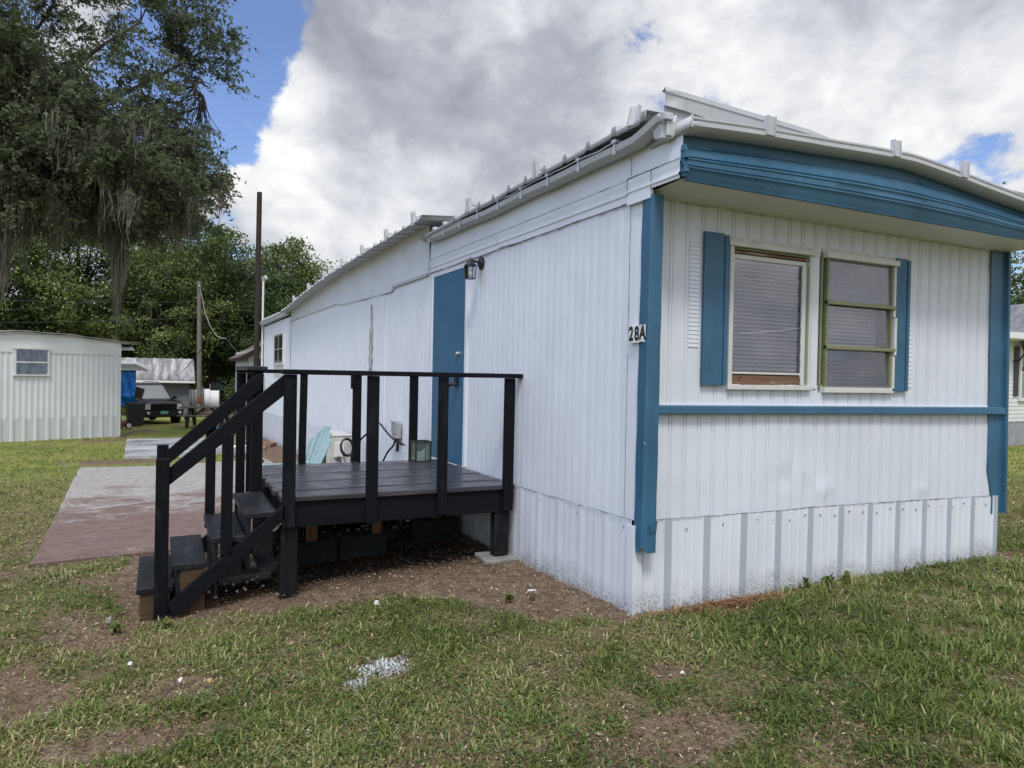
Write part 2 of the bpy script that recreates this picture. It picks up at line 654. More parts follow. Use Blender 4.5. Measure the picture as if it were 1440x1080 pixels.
FSK = sorted([(0.0, 0.0), (0.228, 0.0), (0.238, 0.014), (0.296, 0.014), (0.307, 0.0)]
             + [(0.075, 0.0), (0.082, 0.006), (0.092, 0.0), (0.155, 0.0), (0.162, 0.006), (0.172, 0.0)])
front_sheet('skirting', lambda x: -0.035, lambda x: FS(x) + 0.003, rib_columns(0.0, HW - 0.05, 0.315, FSK, -0.025), [M['skirt'], M['galv']], -0.012,
            0.005, 6, None, lambda a, b: 1 if (a[1] > 0.013 and b[1] > 0.013) else 0)
# folded corner flashing and screws of the skirting
mb = MB()
mb.box(-0.034, -0.036, -0.04, -0.026, 0.04, 0.545).box(-0.028, -0.036, -0.04, 0.035, -0.030, 0.545)
mb.build('corner_flashing', M['skirt'], HOME, bevel=0.002)
_screw = MB().lathe([(0.008, 0), (0.008, 0.003), (0.004, 0.006)], (0, 0, 0), (0, -1, 0), 6)
SCREW_ME = None


def screw(x, y, z, side=False, s=1.0, parent=None):
    """one round screw head; all share one mesh"""
    global SCREW_ME
    wm = Matrix.Translation((x, y, z)) @ (Matrix.Rotation(-PI / 2, 4, 'Z') if side else Matrix.Identity(4)) @ Matrix.Scale(s, 4)
    if SCREW_ME is None:
        SCREW_ME = bpy.data.meshes.new('screw')
        SCREW_ME.from_pydata(_screw.v, [], _screw.f)
        SCREW_ME.materials.append(M['galv'])
    return link(bpy.data.objects.new('screw', SCREW_ME), parent or HOME, wm)


for i in range(24):
    x = 0.09 + i * 0.152
    screw(x, -0.016, FS(x) - 0.045 - 0.012 * (i % 3))
for i in range(6):
    y = 0.1 + i * 0.55
    screw(-0.016, y, SEAM(y) - 0.05, True)
# ragged dark laps where the siding meets the skirting and the upper bands
def ragged(name, fn, n, t0, t1, up, out, mat=None, seed=1, parent=None):
    """thin uneven gap drawn along fn(u in 0..1) as one strip; thickness varies between t0 and t1"""
    rq = random.Random(seed)
    up, out = Vector(up), Vector(out)
    ra, rb, rc = [], [], []
    for k in range(n + 1):
        p = Vector(fn(k / n))
        w = lerp(t0, t1, clamp(0.5 + 0.9 * mnoise.noise(Vector((k * 0.37, seed * 5.1, 0))) + rq.uniform(-.25, .25)))
        j = rq.uniform(-.0015, .0015)
        ra.append(p + up * (j - w / 2))
        rb.append(p + out + up * j)
        rc.append(p + up * (j + w / 2))
    return MB().grid([ra, rb, rc]).build(name, mat or M['seam'], parent or HOME, fix=False)


ragged('siding_lap', lambda u: (0.10 + 3.55 * u, -0.0155, FS(0.1 + 3.55 * u) + 0.003), 90, 0.0004, 0.006, (0, 0, 1), (0, -0.003, 0), None, 2)
ragged('siding_lap', lambda u: (-0.0165, 0.02 + 4.0 * u, SEAM(4.0 * u) + 0.004), 70, 0.0004, 0.006, (0, 0, 1), (-0.003, 0, 0), None, 3)

# unseen walls, floor and the shallow roof below
mb = MB()
mb.box(HW - 0.03, 0.05, -0.05, HW - 0.001, 3.9, 2.85).box(HW - 0.03, 3.9, -0.2, HW - 0.001, 9, 2.85)
mb.box(HW - 0.03, 9, -0.5, HW - 0.001, HL, 2.85)
mb.box(0.0, HL - 0.03, -0.55, HW, HL, 2.85)
mb.build('rear_wall', M['wall'], HOME)
MB().box(0.04, 0.20, 0.45, HW - 0.05, HL - 0.05, 0.52).build('floor_deck', M['room'], HOME)
# room walls behind the front windows
mb = MB()
mb.box(0.60, 0.45, 1.2, 2.5, 0.47, 2.5).box(0.60, 0.03, 1.3, 0.62, 0.45, 2.45).box(2.45, 0.03, 1.3, 2.47, 0.45, 2.45)
mb.box(0.60, 0.03, 1.28, 2.47, 0.45, 1.30).box(0.60, 0.03, 2.45, 2.47, 0.45, 2.47)
mb.build('window_recess', M['room'], HOME)

# ---- upper side bands
mb = MB()
ys = [-0.385 + i * 0.15 for i in range(29)]
ys[-1] = 3.835
def band_rows(y_list, prof, seed=4.0, amp=0.003):
    return [[(x + dent(y, z, seed, amp), y, z) for y in y_list] for x, z in prof]
mb.grid(band_rows(ys, [(-0.006, 2.695), (-0.008, 2.74), (-0.006, 2.80), (-0.004, 2.90)]))
mb.build('upper_band', M['wall'], HOME, smooth=30)
# stepped siding strip below it
mb = MB()
prof = [(-0.004, 2.553), (-0.012, 2.556), (-0.012, 2.600), (-0.020, 2.606), (-0.020, 2.618), (-0.010, 2.624), (-0.010, 2.655), (-0.014, 2.665), (-0.012, 2.698)]
mb.grid(band_rows([y for y in ys if y > 0.05] and [0.12] + [y for y in ys if y > 0.16], prof, 6.0, 0.0015))
mb.grid(band_rows([-0.385, -0.3, -0.2, -0.1, 0.0, 0.118], [(x - 0.012, z + 0.006) if z > 2.59 else (x - 0.012, 2.592) for x, z in prof], 7.0, 0.002))
mb.box(-0.030, -0.12, 2.535, -0.004, 0.118, 2.590)
mb.build('upper_band', M['wall'], HOME, smooth=30)
def seam(p, q, t0, t1, up, out, sd, wav=0.0, n=None):
    p, q = Vector(p), Vector(q)
    n = n or max(8, int((q - p).length / 0.03))
    upv = Vector(up)
    ragged('open_seam', lambda u: p.lerp(q, u) + upv * wav * mnoise.noise(Vector((u * 9, sd, 1))), n, t0, t1, up, out, None, sd)


SX = (-0.003, 0, 0)
seam((-0.018, 0.12, 2.550), (-0.018, 3.83, 2.552), 0.001, 0.011, (0, 0, 1), SX, 5, 0.012)
seam((-0.028, -0.385, 2.702), (-0.028, 0.12, 2.702), 0.003, 0.008, (0, 0, 1), SX, 6)
seam((-0.0165, 0.12, 2.700), (-0.0165, 3.83, 2.700), 0.0008, 0.005, (0, 0, 1), SX, 7)
seam((-0.027, 0.119, 2.55), (-0.027, 0.119, 2.70), 0.002, 0.006, (0, 1, 0), SX, 8)
seam((-0.0275, -0.123, 2.59), (-0.0275, -0.123, 2.70), 0.002, 0.007, (0, 1, 0), SX, 9)
seam((-0.008, 0.102, 1.70), (-0.008, 0.104, 2.54), 0.0004, 0.006, (0, 1, 0), SX, 10)
seam((-0.008, 0.103, 0.57), (-0.008, 0.103, 1.60), 0.0002, 0.004, (0, 1, 0), SX, 11)
seam((-0.012, 0.10, 2.72), (-0.012, 0.10, 2.84), 0.0004, 0.004, (0, 1, 0), SX, 14)
# far upper band: smooth, oil-canned sheets of uneven height
ZE = [(3.55, 3.05), (5.0, 3.045), (8.0, 3.005), (9.5, 2.955), (11.0, 2.88), (12.5, 2.795), (13.3, 2.775)]
mb = MB()
yf = [3.84 + i * 0.24 for i in range(40)]
yf[-1] = 13.25
bz = lambda y: interp(y, [(3.8, 2.55), (5.2, 2.565), (5.25, 2.50), (8.0, 2.555), (8.7, 2.615), (13.3, 2.595)])
rows = []
for k in range(7):
    t = k / 6
    rows.append([(-0.012 + dent(y * 1.2, t * 2, 12.0, 0.017), y, lerp(bz(y) - 0.012, interp(y, ZE) + 0.05, t)) for y in yf])
mb.grid(rows)
mb.build('upper_band', M['wall'], HOME, smooth=30)
ragged('open_seam', lambda u: (-0.024, lerp(3.86, 13.2, u), bz(lerp(3.86, 13.2, u)) - 0.012), 160, 0.0006, 0.008, (0, 0, 1), SX, None, 12)
seam((-0.024, 3.840, 2.50), (-0.024, 3.840, 3.0), 0.002, 0.007, (0, 1, 0), SX, 13)
MB().box(-0.03, 3.90, 2.535, -0.012, 5.22, 2.570).build('trim_strip', M['eave'], HOME, bevel=0.003)
MB().box(-0.028, 8.72, 2.590, -0.012, 13.2, 2.612).build('trim_strip', M['wall'], HOME, bevel=0.003)
# batten beside the door and vertical cover strips
for q in ((-0.016, 2.735, 0.56, 0.0, 2.775, 2.49), (-0.012, 3.745, 0.555, 0.0, 3.79, 2.55), (-0.010, 5.56, 0.5, 0.003, 5.585, 2.55)):
    MB().box(*q).build('cover_strip', M['wall'], HOME, bevel=0.002)
# damaged strip where the paint came off
mb = MB()
r0 = []
for k in range(13):
    z = lerp(1.38, 2.40, k / 12)
    w = 0.055 if k < 7 else lerp(0.055, 0.018, (k - 7) / 5)
    w *= 1 + 0.35 * math.sin(k * 2.7)
    r0.append([(-0.013 - 0.002 * (k % 2), 6.27 - w * 1.4, z), (-0.016, 6.27 - w * .4, z + 0.01), (-0.016, 6.27 + w * .5, z), (-0.012, 6.27 + w * 1.3, z)])
t = NT('peeled_strip')
pc = t.ramp(t.noise(13, 5, 0.8), [(0.36, (0.05, 0.05, 0.05)), (0.46, (0.30, 0.29, 0.26)), (0.58, (0.60, 0.60, 0.58))])
peel = t.done(t.pbr(pc, 0.7, 0, t.bump(t.noise(30, 4), 0.5)))
MB().grid(r0).build('peeled_patch', peel, HOME)

# ---- roof
def ZG(x):                                 # arch of the front roof edge
    return interp(x, [(-0.1, 2.838), (0.0, 2.843), (0.45, 2.869), (0.9, 2.893), (1.4, 2.915), (1.87, 2.926), (1.95, 2.922), (2.43, 2.888), (3.17, 2.818), (3.8, 2.757), (4.0, 2.735)])


XS = [i * HW / 30 for i in range(31)]
mb = MB()
mb.grid([[(x, y, ZG(x) + 0.055) for x in XS] for y in (-0.37, 0.5, 3.9)])
mb.grid([[(x, y, ZG(x) + 0.05) for x in XS] for y in (3.9, 10, HL)])
mb.build('arched_roof', M['roof'], HOME, smooth=40)


def roof_sheet(name, y0, y1, eave, xe, rise, step=0.3, zj=0.010, lip=0.012):
    """loose roof-over sheets with ribs across the home"""
    cols = rib_columns(y0, y1, step, [(0, 0), (0.012, 0.034), (0.050, 0.034), (0.064, 0.0)], y0)
    mb = MB()
    rows = [[(xe - 0.004, y, eave(y) - lip + 0.3 * d + zj * mnoise.noise(Vector((y * 2.3, xe, 3.0)))) for y, d in cols]]
    for k, x in enumerate((xe, xe + 0.12, 0.4, 1.9, 3.4, HW + 0.13)):
        up = rise * (1 - abs((x - 1.9) / (1.9 - xe)))
        rows.append([(x, y, eave(y) + up + d + (zj * mnoise.noise(Vector((y * 2.3, x, 3.0))) if k < 2 else 0)) for y, d in cols])
    mb.grid(rows)
    return mb.build(name, M['roof'], HOME, smooth=25, thick=0.004)


roof_sheet('roof_sheet', -0.20, 3.72, lambda y: interp(y, [(-0.3, 2.985), (0.5, 2.975), (3.7, 2.940)]), -0.13, 0.045, 0.3, 0.010, 0.035)
roof_sheet('roof_sheet', 3.45, 13.3, lambda y: interp(y, ZE) + 0.012, -0.25, 0.17)
roof_sheet('roof_sheet', 13.0, HL + 0.1, lambda y: interp(y, [(13, 2.86), (18, 2.90)]), -0.06, 0.12)
# lifted front flashing of the roof-over
mb = MB()
pts = []
for k in range(13):
    x = -0.035 + 1.80 * k / 12
    zt = interp(x, [(-0.04, 3.150), (1.15, 3.100), (1.45, 3.060), (1.80, 2.970)])
    pts.append((x, zt))
mb.grid([[(x, -0.25 - 0.012, zt - 0.112) for x, zt in pts], [(x, -0.25, zt - 0.105) for x, zt in pts],
         [(x, -0.25, zt - 0.035) for x, zt in pts], [(x, -0.256, zt - 0.03) for x, zt in pts], [(x, -0.25, zt) for x, zt in pts],
         [(x, -0.22, zt - 0.02) for x, zt in pts]])
mb.build('front_flashing', M['roof'], HOME, smooth=30, thick=0.003)
mb = MB()                                  # underside board between the flashing and the gutter
mb.hexa([(-0.03, -0.240, 2.90), (1.6, -0.240, 2.90), (1.6, -0.236, 2.90), (-0.03, -0.236, 2.90), (-0.03, -0.240, 3.05), (1.6, -0.240, 2.95), (1.6, -0.236, 2.95), (-0.03, -0.236, 3.05)])
mb.build('roof_edge_board', M['roof'], HOME)

# ---- eaves trough along the near side, hung on straps
mb = MB()
prof = [(-0.004, 2.905), (-0.010, 2.862), (-0.035, 2.845), (-0.085, 2.845), (-0.112, 2.860), (-0.122, 2.895), (-0.114, 2.900), (-0.106, 2.870), (-0.080, 2.856), (-0.035, 2.856)]
yy = [-0.05 + 0.2 * i for i in range(19)] + [3.70]
rows = []
for x, z in prof:
    r = []
    for y in [-0.32, -0.27, -0.22, -0.16, -0.10] + yy:
        lift = 0.075 * clamp((0.02 - y) / 0.30) ** 1.3
        sag = 0.006 * math.sin(y * 2.1) + 0.004 * math.sin(y * 5.3)
        r.append((x, y, z + lift + sag + 0.005 * y))
    rows.append(r)
mb.grid(rows)
mb.build('eaves_trough', M['eave'], HOME, smooth=35, thick=0.003)
mb = MB()
for i in range(9):
    y = 0.12 + i * 0.43
    mb.box(-0.128, y, 2.845, -0.122, y + 0.022, 2.925).box(-0.135, y - 0.01, 2.915, -0.06, y + 0.03, 2.935)
for k in range(9):
    mb.tube([(-0.128, 0.10 + k * 0.43, 2.922), (-0.130, 0.30 + k * 0.43, 2.908 + 0.008 * (k % 3)), (-0.128, 0.53 + k * 0.43, 2.922)], 0.004, 5)
mb.build('trough_strap', M['galv'], HOME)
# crumpled trough end at the far end of the near bay
mb = MB()
rr = random.Random(3)
for k in range(16):
    y = 3.62 + rr.random() * 0.26
    x = -0.02 - rr.random() * 0.10
    z = 2.87 + rr.random() * 0.10
    mb.beam((x, y, z), (x + rr.uniform(-.06, .04), y + rr.uniform(-.07, .07), z + rr.uniform(-.03, .03)), 0.03, 0.006, (rr.random(), rr.random(), 1))
mb.build('crumpled_metal', M['roof'], HOME)
# small boxed corner bracket near the front corner
mb = MB()
mb.box(-0.10, -0.345, 2.925, -0.045, -0.20, 2.965).box(-0.085, -0.30, 2.835, -0.055, -0.275, 2.925).box(-0.075, -0.33, 2.84, -0.020, -0.31, 2.925)
mb.hexa([(-0.09, -0.29, 2.83), (-0.03, -0.33, 2.83), (-0.02, -0.24, 2.83), (-0.085, -0.22, 2.845), (-0.095, -0.30, 2.92), (-0.03, -0.335, 2.93), (-0.02, -0.22, 2.93), (-0.09, -0.20, 2.925)])
mb.build('corner_bracket', M['eave'], HOME, bevel=0.004)


def bracket(x, y, z, rz, h=0.125, tilt=0.0, stub=0.13):
    """H-shaped metal clip standing on the roof edge"""
    fr = Matrix.Translation((x, y, z)) @ Matrix.Rotation(rz, 4, 'Z') @ Matrix.Rotation(tilt, 4, 'X')
    mb = MB(fr)
    mb.box(-0.030, -0.003, 0, 0.030, 0.003, h).box(-0.033, -0.016, -0.004, -0.029, 0.020, h).box(0.029, -0.016, -0.004, 0.033, 0.020, h)
    if stub:
        mb.box(-0.022, 0.003, h * 0.45, -0.018, stub, h * 0.75).box(-0.022, 0.003, h * 0.45, 0.022, stub, h * 0.48)
    return mb.build('roof_bracket', M['eave'], HOME, bevel=0.0015)


for y, tl in ((-0.07, -0.25), (1.15, 0.1), (2.45, 0.08)):
    bracket(-0.135, y, 2.945 if y > 0 else 2.965, -PI / 2 + 0.25 * (y < 0), 0.125, tl)
for y in (3.72, 4.75, 5.9, 7.1, 8.4, 9.8, 11.4):
    bracket(-0.25, y, interp(y, ZE) - 0.01, -PI / 2, 0.14, 0.05)
for x, tl in ((0.565, 0.05), (1.70, -0.05), (2.43, 0.0)):
    bracket(x, -0.475, ZG(x) + 0.028, 0.0, 0.11, tl, 0.0)
# front drip edge following the arch
mb = MB()
xs = [-0.02 + i * 3.86 / 34 for i in range(35)]
prof = [(-0.285, 0.010), (-0.395, -0.002), (-0.452, 0.010), (-0.468, 0.024), (-0.468, 0.044), (-0.461, 0.048), (-0.461, 0.056), (-0.469, 0.060), (-0.469, 0.070), (-0.430, 0.076), (-0.33, 0.072)]
mb.grid([[(x, y, ZG(x) + z + 0.003 * math.sin(x * 4)) for x in xs] for y, z in prof])
mb.grid([[(-0.022, -0.47, ZG(0) + 0.012), (-0.022, -0.345, ZG(0) + 0.0), (-0.022, -0.10, ZG(0) - 0.01)], [(-0.022, -0.47, ZG(0) + 0.07), (-0.022, -0.345, ZG(0) + 0.07), (-0.022, -0.10, ZG(0) + 0.03)]])
mb.box(-0.0195, -0.472, ZG(0) + 0.012, -0.010, -0.462, ZG(0) + 0.082)
mb.build('drip_edge', M['eave'], HOME, smooth=30, thick=0.003)
# far low gutter with its boxed end
mb = MB()
mb.box(-0.13, 13.3, 2.745, -0.012, 17.98, 2.83).box(-0.15, 13.3, 2.81, -0.125, 17.98, 2.84)
mb.build('eaves_trough', M['eave'], HOME, bevel=0.012)

# ---- soffit and blue front fascia
mb = MB()
mb.grid([[(x, y, 2.590 - 0.012 * (y + 0.385) / 0.385 + dent(x, y * 2, 5, 0.004)) for x in XS] for y in (-0.385, -0.25, -0.12, 0.0)])
mb.build('soffit', M['soffit'], HOME, smooth=30)
ragged('soffit_seam', lambda u: (lerp(0.08, 3.6, u), -0.0045, 2.570), 120, 0.0002, 0.004, (0, 0, 1), (0, -0.002, 0), None, 15)
ZT = lambda x: interp(x, [(0, 2.765), (0.7, 2.805), (1.4, 2.833), (1.95, 2.838), (2.6, 2.81), (3.3, 2.752), (3.8, 2.70)])
prof = [(0.0, 0.0), (0.0, 0.012), (0.035, 0.016), (0.05, 0.012), (0.10, 0.016), (0.24, 0.030), (0.33, 0.034), (0.36, 0.042), (0.385, 0.034), (0.43, 0.034), (0.45, 0.040), (0.47, 0.034),
        (0.60, 0.034), (0.62, 0.040), (0.64, 0.033), (0.69, 0.031), (0.71, 0.037), (0.73, 0.029), (0.88, 0.022), (1.0, 0.010), (1.0, 0.0)]
mb = MB()
XF = [0.0 + i * HW / 60 for i in range(61)]
rows = []
for t_, d in prof:
    rows.append([(x, -0.380 - d + dent(x, t_ * 0.7, 21.0, 0.004), lerp(2.580, ZT(x), t_)) for x in XF])
mb.grid(rows)
mb.build('fascia', M['blue'], HOME, smooth=50)
mb = MB()
mb.grid([[(x, -0.392, ZT(x) + 0.0005) for x in XF], [(x, -0.356, ZT(x) - 0.003) for x in XF]] + [[(x, -0.352 + dent(x, k, 31.0, 0.002), lerp(ZT(x), ZG(x) + 0.015, k)) for x in XF] for k in (0, 0.5, 1.0)])
mb.build('fascia', M['blue'], HOME, smooth=50)
mb = MB()                                  # crimped end of the fascia
for k in range(9):
    z = 2.60 + k * 0.02
    mb.box(-0.010 - 0.004 * (k % 2), -0.405 - 0.006 * ((k * 3) % 4), z, 0.012, -0.372, z + 0.021)
mb.build('fascia_end', M['blue'], HOME, bevel=0.003)

# ---- blue trims
mb = MB()
def trim_rows(face):
    rows = []
    for k in range(19):
        z = lerp(0.385, 2.56, k / 18)
        yo = lerp(-0.100, -0.136, k / 18)
        w = 0.006 * math.sin(k * 1.7)
        cr = 0.010 * math.sin(k * 5.1) if k < 2 else 0
        if face == 0:
            rows.append([(-0.002, lerp(-0.010, -0.028, k / 18) + w * .5, z), (-0.018, lerp(-0.014, -0.032, k / 18) + w * .5, z), (-0.022 + cr, (yo - 0.03) / 2, z), (-0.024, yo + 0.006, z), (-0.016, yo, z), (0.02 + cr, yo - 0.002, z), (lerp(0.085, 0.062, k / 18) + w * .3, yo, z), (lerp(0.085, 0.062, k / 18), -0.008, z)])
    return rows
rows = trim_rows(0)
rows[0] = [(p[0], p[1], p[2] + (0.035 if j in (3, 4) else 0)) for j, p in enumerate(rows[0])]
mb.grid(rows)
mb.build('corner_trim', M['blue'], HOME, smooth=35)
mb = MB()
mb.hexa([(0.028, -0.112, 0.51), (0.082, -0.110, 0.525), (0.085, -0.104, 0.52), (0.03, -0.104, 0.51), (0.030, -0.118, 0.565), (0.086, -0.113, 0.585), (0.086, -0.104, 0.58), (0.03, -0.104, 0.565)])
mb.build('torn_flap', M['blue'], HOME)
mb = MB()
rows = []
for k in range(19):
    z = lerp(0.365, 2.575, k / 18)
    w = 0.014 * mnoise.noise(Vector((k * 0.8, 2.0, 0)))
    a = interp(z, [(0.36, 3.655), (0.5, 3.66), (0.7, 3.60), (2.57, 3.565)])
    b = lerp(3.79, 3.752, k / 18)
    rows.append([(a + w, -0.012, z), (a + w + 0.004, -0.020, z), ((a + b) / 2, -0.021, z), (b, -0.022, z), (b + 0.004, -0.050, z), (b + 0.030, -0.052, z), (b + 0.034, -0.03, z), (b + 0.034, 0.02, z)])
mb.grid(rows)
mb.build('corner_trim', M['blue'], HOME, smooth=35)
mb = MB()
mb.hexa([(0.075, -0.046, 1.232), (3.765, -0.058, 1.205), (3.765, -0.004, 1.205), (0.075, -0.004, 1.232),
         (0.075, -0.042, 1.283), (3.765, -0.052, 1.262), (3.765, -0.004, 1.266), (0.075, -0.004, 1.287)])
mb.build('ledge_trim', M['blue'], HOME, bevel=0.006)
MB().hexa([(0.15, -0.008, 1.287), (3.60, -0.008, 1.266), (3.60, -0.002, 1.266), (0.15, -0.002, 1.287), (0.15, -0.006, 1.300), (3.60, -0.006, 1.278), (3.60, -0.002, 1.278), (0.15, -0.002, 1.30)]).build('ledge_caulk', M['front'], HOME)

# ---- shutters
for x0, x1, z0, z1 in ((0.486, 0.690, 1.415, 2.408), (2.36, 2.522, 1.388, 2.402)):
    mb = MB()
    mb.box(x0, -0.026, z0, x1 - 0.038, -0.006, z1)
    mb.box(x1 - 0.036, -0.034, z0 + 0.004, x1 - 0.006, -0.006, z1 - 0.010)
    mb.box(x1 - 0.006, -0.030, z0 + 0.002, x1, -0.002, z1 - 0.006)
    for zz in (z0 + 0.14, z1 - 0.15):
        mb.lathe([(0.006, 0), (0.006, 0.002), (0.003, 0.004)], ((x0 + x1) / 2 - 0.04, -0.026, zz), (0, -1, 0), 6)
    sh = mb.build('shutter', M['blue'], HOME, bevel=0.004)
    sh['label'] = 'blue board shutter'
# raised ghosts of the old louvred shutters beside them
for x0, x1, z0, z1 in ((0.385, 0.47, 1.66, 2.36), (2.53, 2.60, 1.42, 2.30)):
    mb = MB()
    n = 26
    for k in range(n):
        z = lerp(z0, z1, k / n)
        mb.hexa([(x0, -0.0045, z), (x1, -0.0045, z), (x1, 0.004, z), (x0, 0.004, z), (x0, -0.001, z + (z1 - z0) / n * 0.9), (x1, -0.001, z + (z1 - z0) / n * 0.9), (x1, 0.004, z + 0.02), (x0, 0.004, z + 0.02)])
    mb.build('shutter_ghost', M['front'], HOME)

# ---- the two front windows
def blinds(x0, x1, z0, z1, parent, n, gap_from=None):
    mb = MB()
    dz = (z1 - z0) / n
    for k in range(n):
        z = z0 + (k + 0.5) * dz
        tilt = 0.95
        if gap_from and k < gap_from:
            tilt = 0.25
        h, d = math.sin(tilt) * 0.0128, math.cos(tilt) * 0.0128
        jig = 0.0015 * math.sin(k * 2.1)
        mb.grid([[(x0, 0.026 - d, z - h + jig), (x1, 0.026 - d, z - h - jig)], [(x0, 0.024, z + 0.0015 + jig), (x1, 0.024, z + 0.0015 - jig)], [(x0, 0.026 + d, z + h + jig), (x1, 0.026 + d, z + h - jig)]])
    for x in (x0 + 0.07, x1 - 0.14):
        mb.box(x, 0.0105, z0, x + 0.002, 0.0125, z1)
    mb.box(x0, 0.012, z1, x1, 0.04, z1 + 0.025)
    return mb.build('blind', M['blind'], parent)


w1 = MB()
X0, X1, Z0, Z1 = 0.708, 1.482, 1.405, 2.372
w1.box(X0, -0.022, Z0, X0 + 0.032, 0.01, Z1 - 0.03).box(X1 - 0.030, -0.016, Z0, X1, 0.01, Z1 - 0.02)
w1.box(X0 - 0.005, -0.030, Z0 - 0.016, X1, 0.01, Z0 + 0.016)
w1.box(X0 - 0.015, -0.034, Z1 - 0.035, X1 + 0.012, 0.0, Z1 - 0.004).box(X0 - 0.015, -0.010, Z1 - 0.004, X1 + 0.012, 0.0, Z1 + 0.030)
W1 = w1.build('window', M['frame'], HOME, bevel=0.003)
W1['label'] = 'window with peeling white frame and bare brown sill'
mb = MB()
mb.box(X0 + 0.034, -0.006, Z0 + 0.088, X1 - 0.09, 0.012, Z0 + 0.102).box(X0 + 0.034, -0.006, Z1 - 0.112, X1 - 0.034, 0.012, Z1 - 0.082)
mb.box(X0 + 0.034, -0.008, Z0 + 0.018, X0 + 0.048, 0.012, Z1 - 0.112).box(X1 - 0.092, -0.010, Z0 + 0.018, X1 - 0.060, 0.012, Z1 - 0.112)
for k in range(22):                        # lumpy glazing putty
    z = lerp(Z0 + 0.03, Z1 - 0.13, k / 21)
    mb.box(X1 - 0.098 - 0.006 * ((k * 5) % 3) / 2, -0.012, z, X1 - 0.082, -0.004, z + 0.038)
mb.build('sash', M['frame'], W1, bevel=0.003)
MB().box(X0 + 0.034, 0.0, Z0 + 0.016, X1 - 0.076, 0.016, Z0 + 0.082).box(X0 + 0.12, -0.010, Z0 + 0.020, X0 + 0.50, 0.0, Z0 + 0.074).build('sill', M['brownwood'], W1, bevel=0.003)
MB().box(X0 + 0.034, -0.004, Z1 - 0.076, X1 - 0.032, 0.014, Z1 - 0.058).build('head_board', M['brownwood'], W1, bevel=0.003)
mb = MB().box(X1 - 0.058, -0.008, Z0 + 0.018, X1 - 0.046, 0.012, Z1 - 0.05)
mb.box(X0 + 0.034, 0.0, Z1 - 0.050, X1 - 0.032, 0.012, Z1 - 0.036)
mb.build('weather_strip', M['olive'], W1)
for k in range(11):
    screw(X1 - 0.058, -0.008, lerp(Z0 + 0.06, Z1 - 0.14, k / 10), False, 0.6, W1)
    if k < 9:
        screw(lerp(X0 + 0.02, X1 - 0.03, k / 8), -0.010, Z1 + 0.014, False, 0.6, W1)
MB().box(X0 + 0.046, 0.004, Z0 + 0.10, X1 - 0.09, 0.007, Z1 - 0.11).build('pane', M['glass'], W1)
blinds(X0 + 0.045, X1 - 0.085, Z0 + 0.115, Z1 - 0.135, W1, 27)
MB().tube([(X0 + 0.12, 0.001, Z0 + 0.36), (X0 + 0.40, 0.0, Z0 + 0.385), (X1 - 0.10, 0.001, Z0 + 0.42)], 0.0014, 5).build('loose_cord', M['frame'], W1)

w2 = MB()
X0, X1, Z0, Z1 = 1.555, 2.352, 1.388, 2.380
w2.box(X1 - 0.022, -0.034, 1.95, X1, 0.01, Z1 - 0.03).box(X1 - 0.017, -0.042, 1.66, X1 + 0.008, 0.01, 1.945).box(X1 - 0.020, -0.034, Z0, X1 + 0.004, 0.01, 1.655)
w2.box(X0 + 0.05, -0.034, Z0 - 0.014, X1 + 0.004, 0.01, Z0 + 0.024)
w2.box(X0 + 0.03, -0.052, Z1 - 0.045, X1 + 0.012, 0.0, Z1 - 0.004).box(X0 + 0.02, -0.012, Z1 - 0.004, X1 + 0.02, 0.0, Z1 + 0.028)
W2 = w2.build('window', M['frame'], HOME, bevel=0.003)
W2['label'] = 'three pane awning window with olive rails'
mb = MB()
mb.box(X0 + 0.014, -0.010, Z0, X0 + 0.036, 0.01, Z1).box(X0 + 0.056, -0.030, Z0 + 0.02, X0 + 0.072, 0.008, Z1 - 0.04)
for z in (2.022, 1.702):
    mb.box(X0 + 0.056, -0.044, z - 0.015, X1 - 0.006, -0.004, z + 0.013)
mb.box(X1 - 0.040, -0.026, Z0 + 0.02, X1 - 0.028, 0.004, Z1 - 0.04)
mb.build('sash', M['olive'], W2, bevel=0.003)
mb = MB()
for z0, z1 in ((2.04, Z1 - 0.045), (1.72, 2.0), (Z0 + 0.024, 1.68)):
    p = MB().hexa([(X0 + 0.074, -0.016, z0), (X1 - 0.048, -0.016, z0), (X1 - 0.048, -0.013, z0), (X0 + 0.074, -0.013, z0),
                   (X0 + 0.074, -0.006, z1), (X1 - 0.048, -0.006, z1), (X1 - 0.048, -0.003, z1), (X0 + 0.074, -0.003, z1)])
    p.build('pane', M['screen'] if z0 > 2 else M['glass'], W2)
for k in range(13):
    screw(X0 + 0.012, -0.010, lerp(Z0 + 0.06, Z1 - 0.1, k / 12), False, 0.6, W2)
for k in range(9):
    screw(lerp(X0 + 0.06, X1 - 0.03, k / 8), -0.012, Z1 + 0.014, False, 0.6, W2)
blinds(X0 + 0.09, X1 - 0.15, Z0 + 0.05, Z1 - 0.07, W2, 32, 9)
MB().box(1.483, -0.006, 1.40, 1.553, 0.012, 2.36).build('mullion', M['front'], HOME)

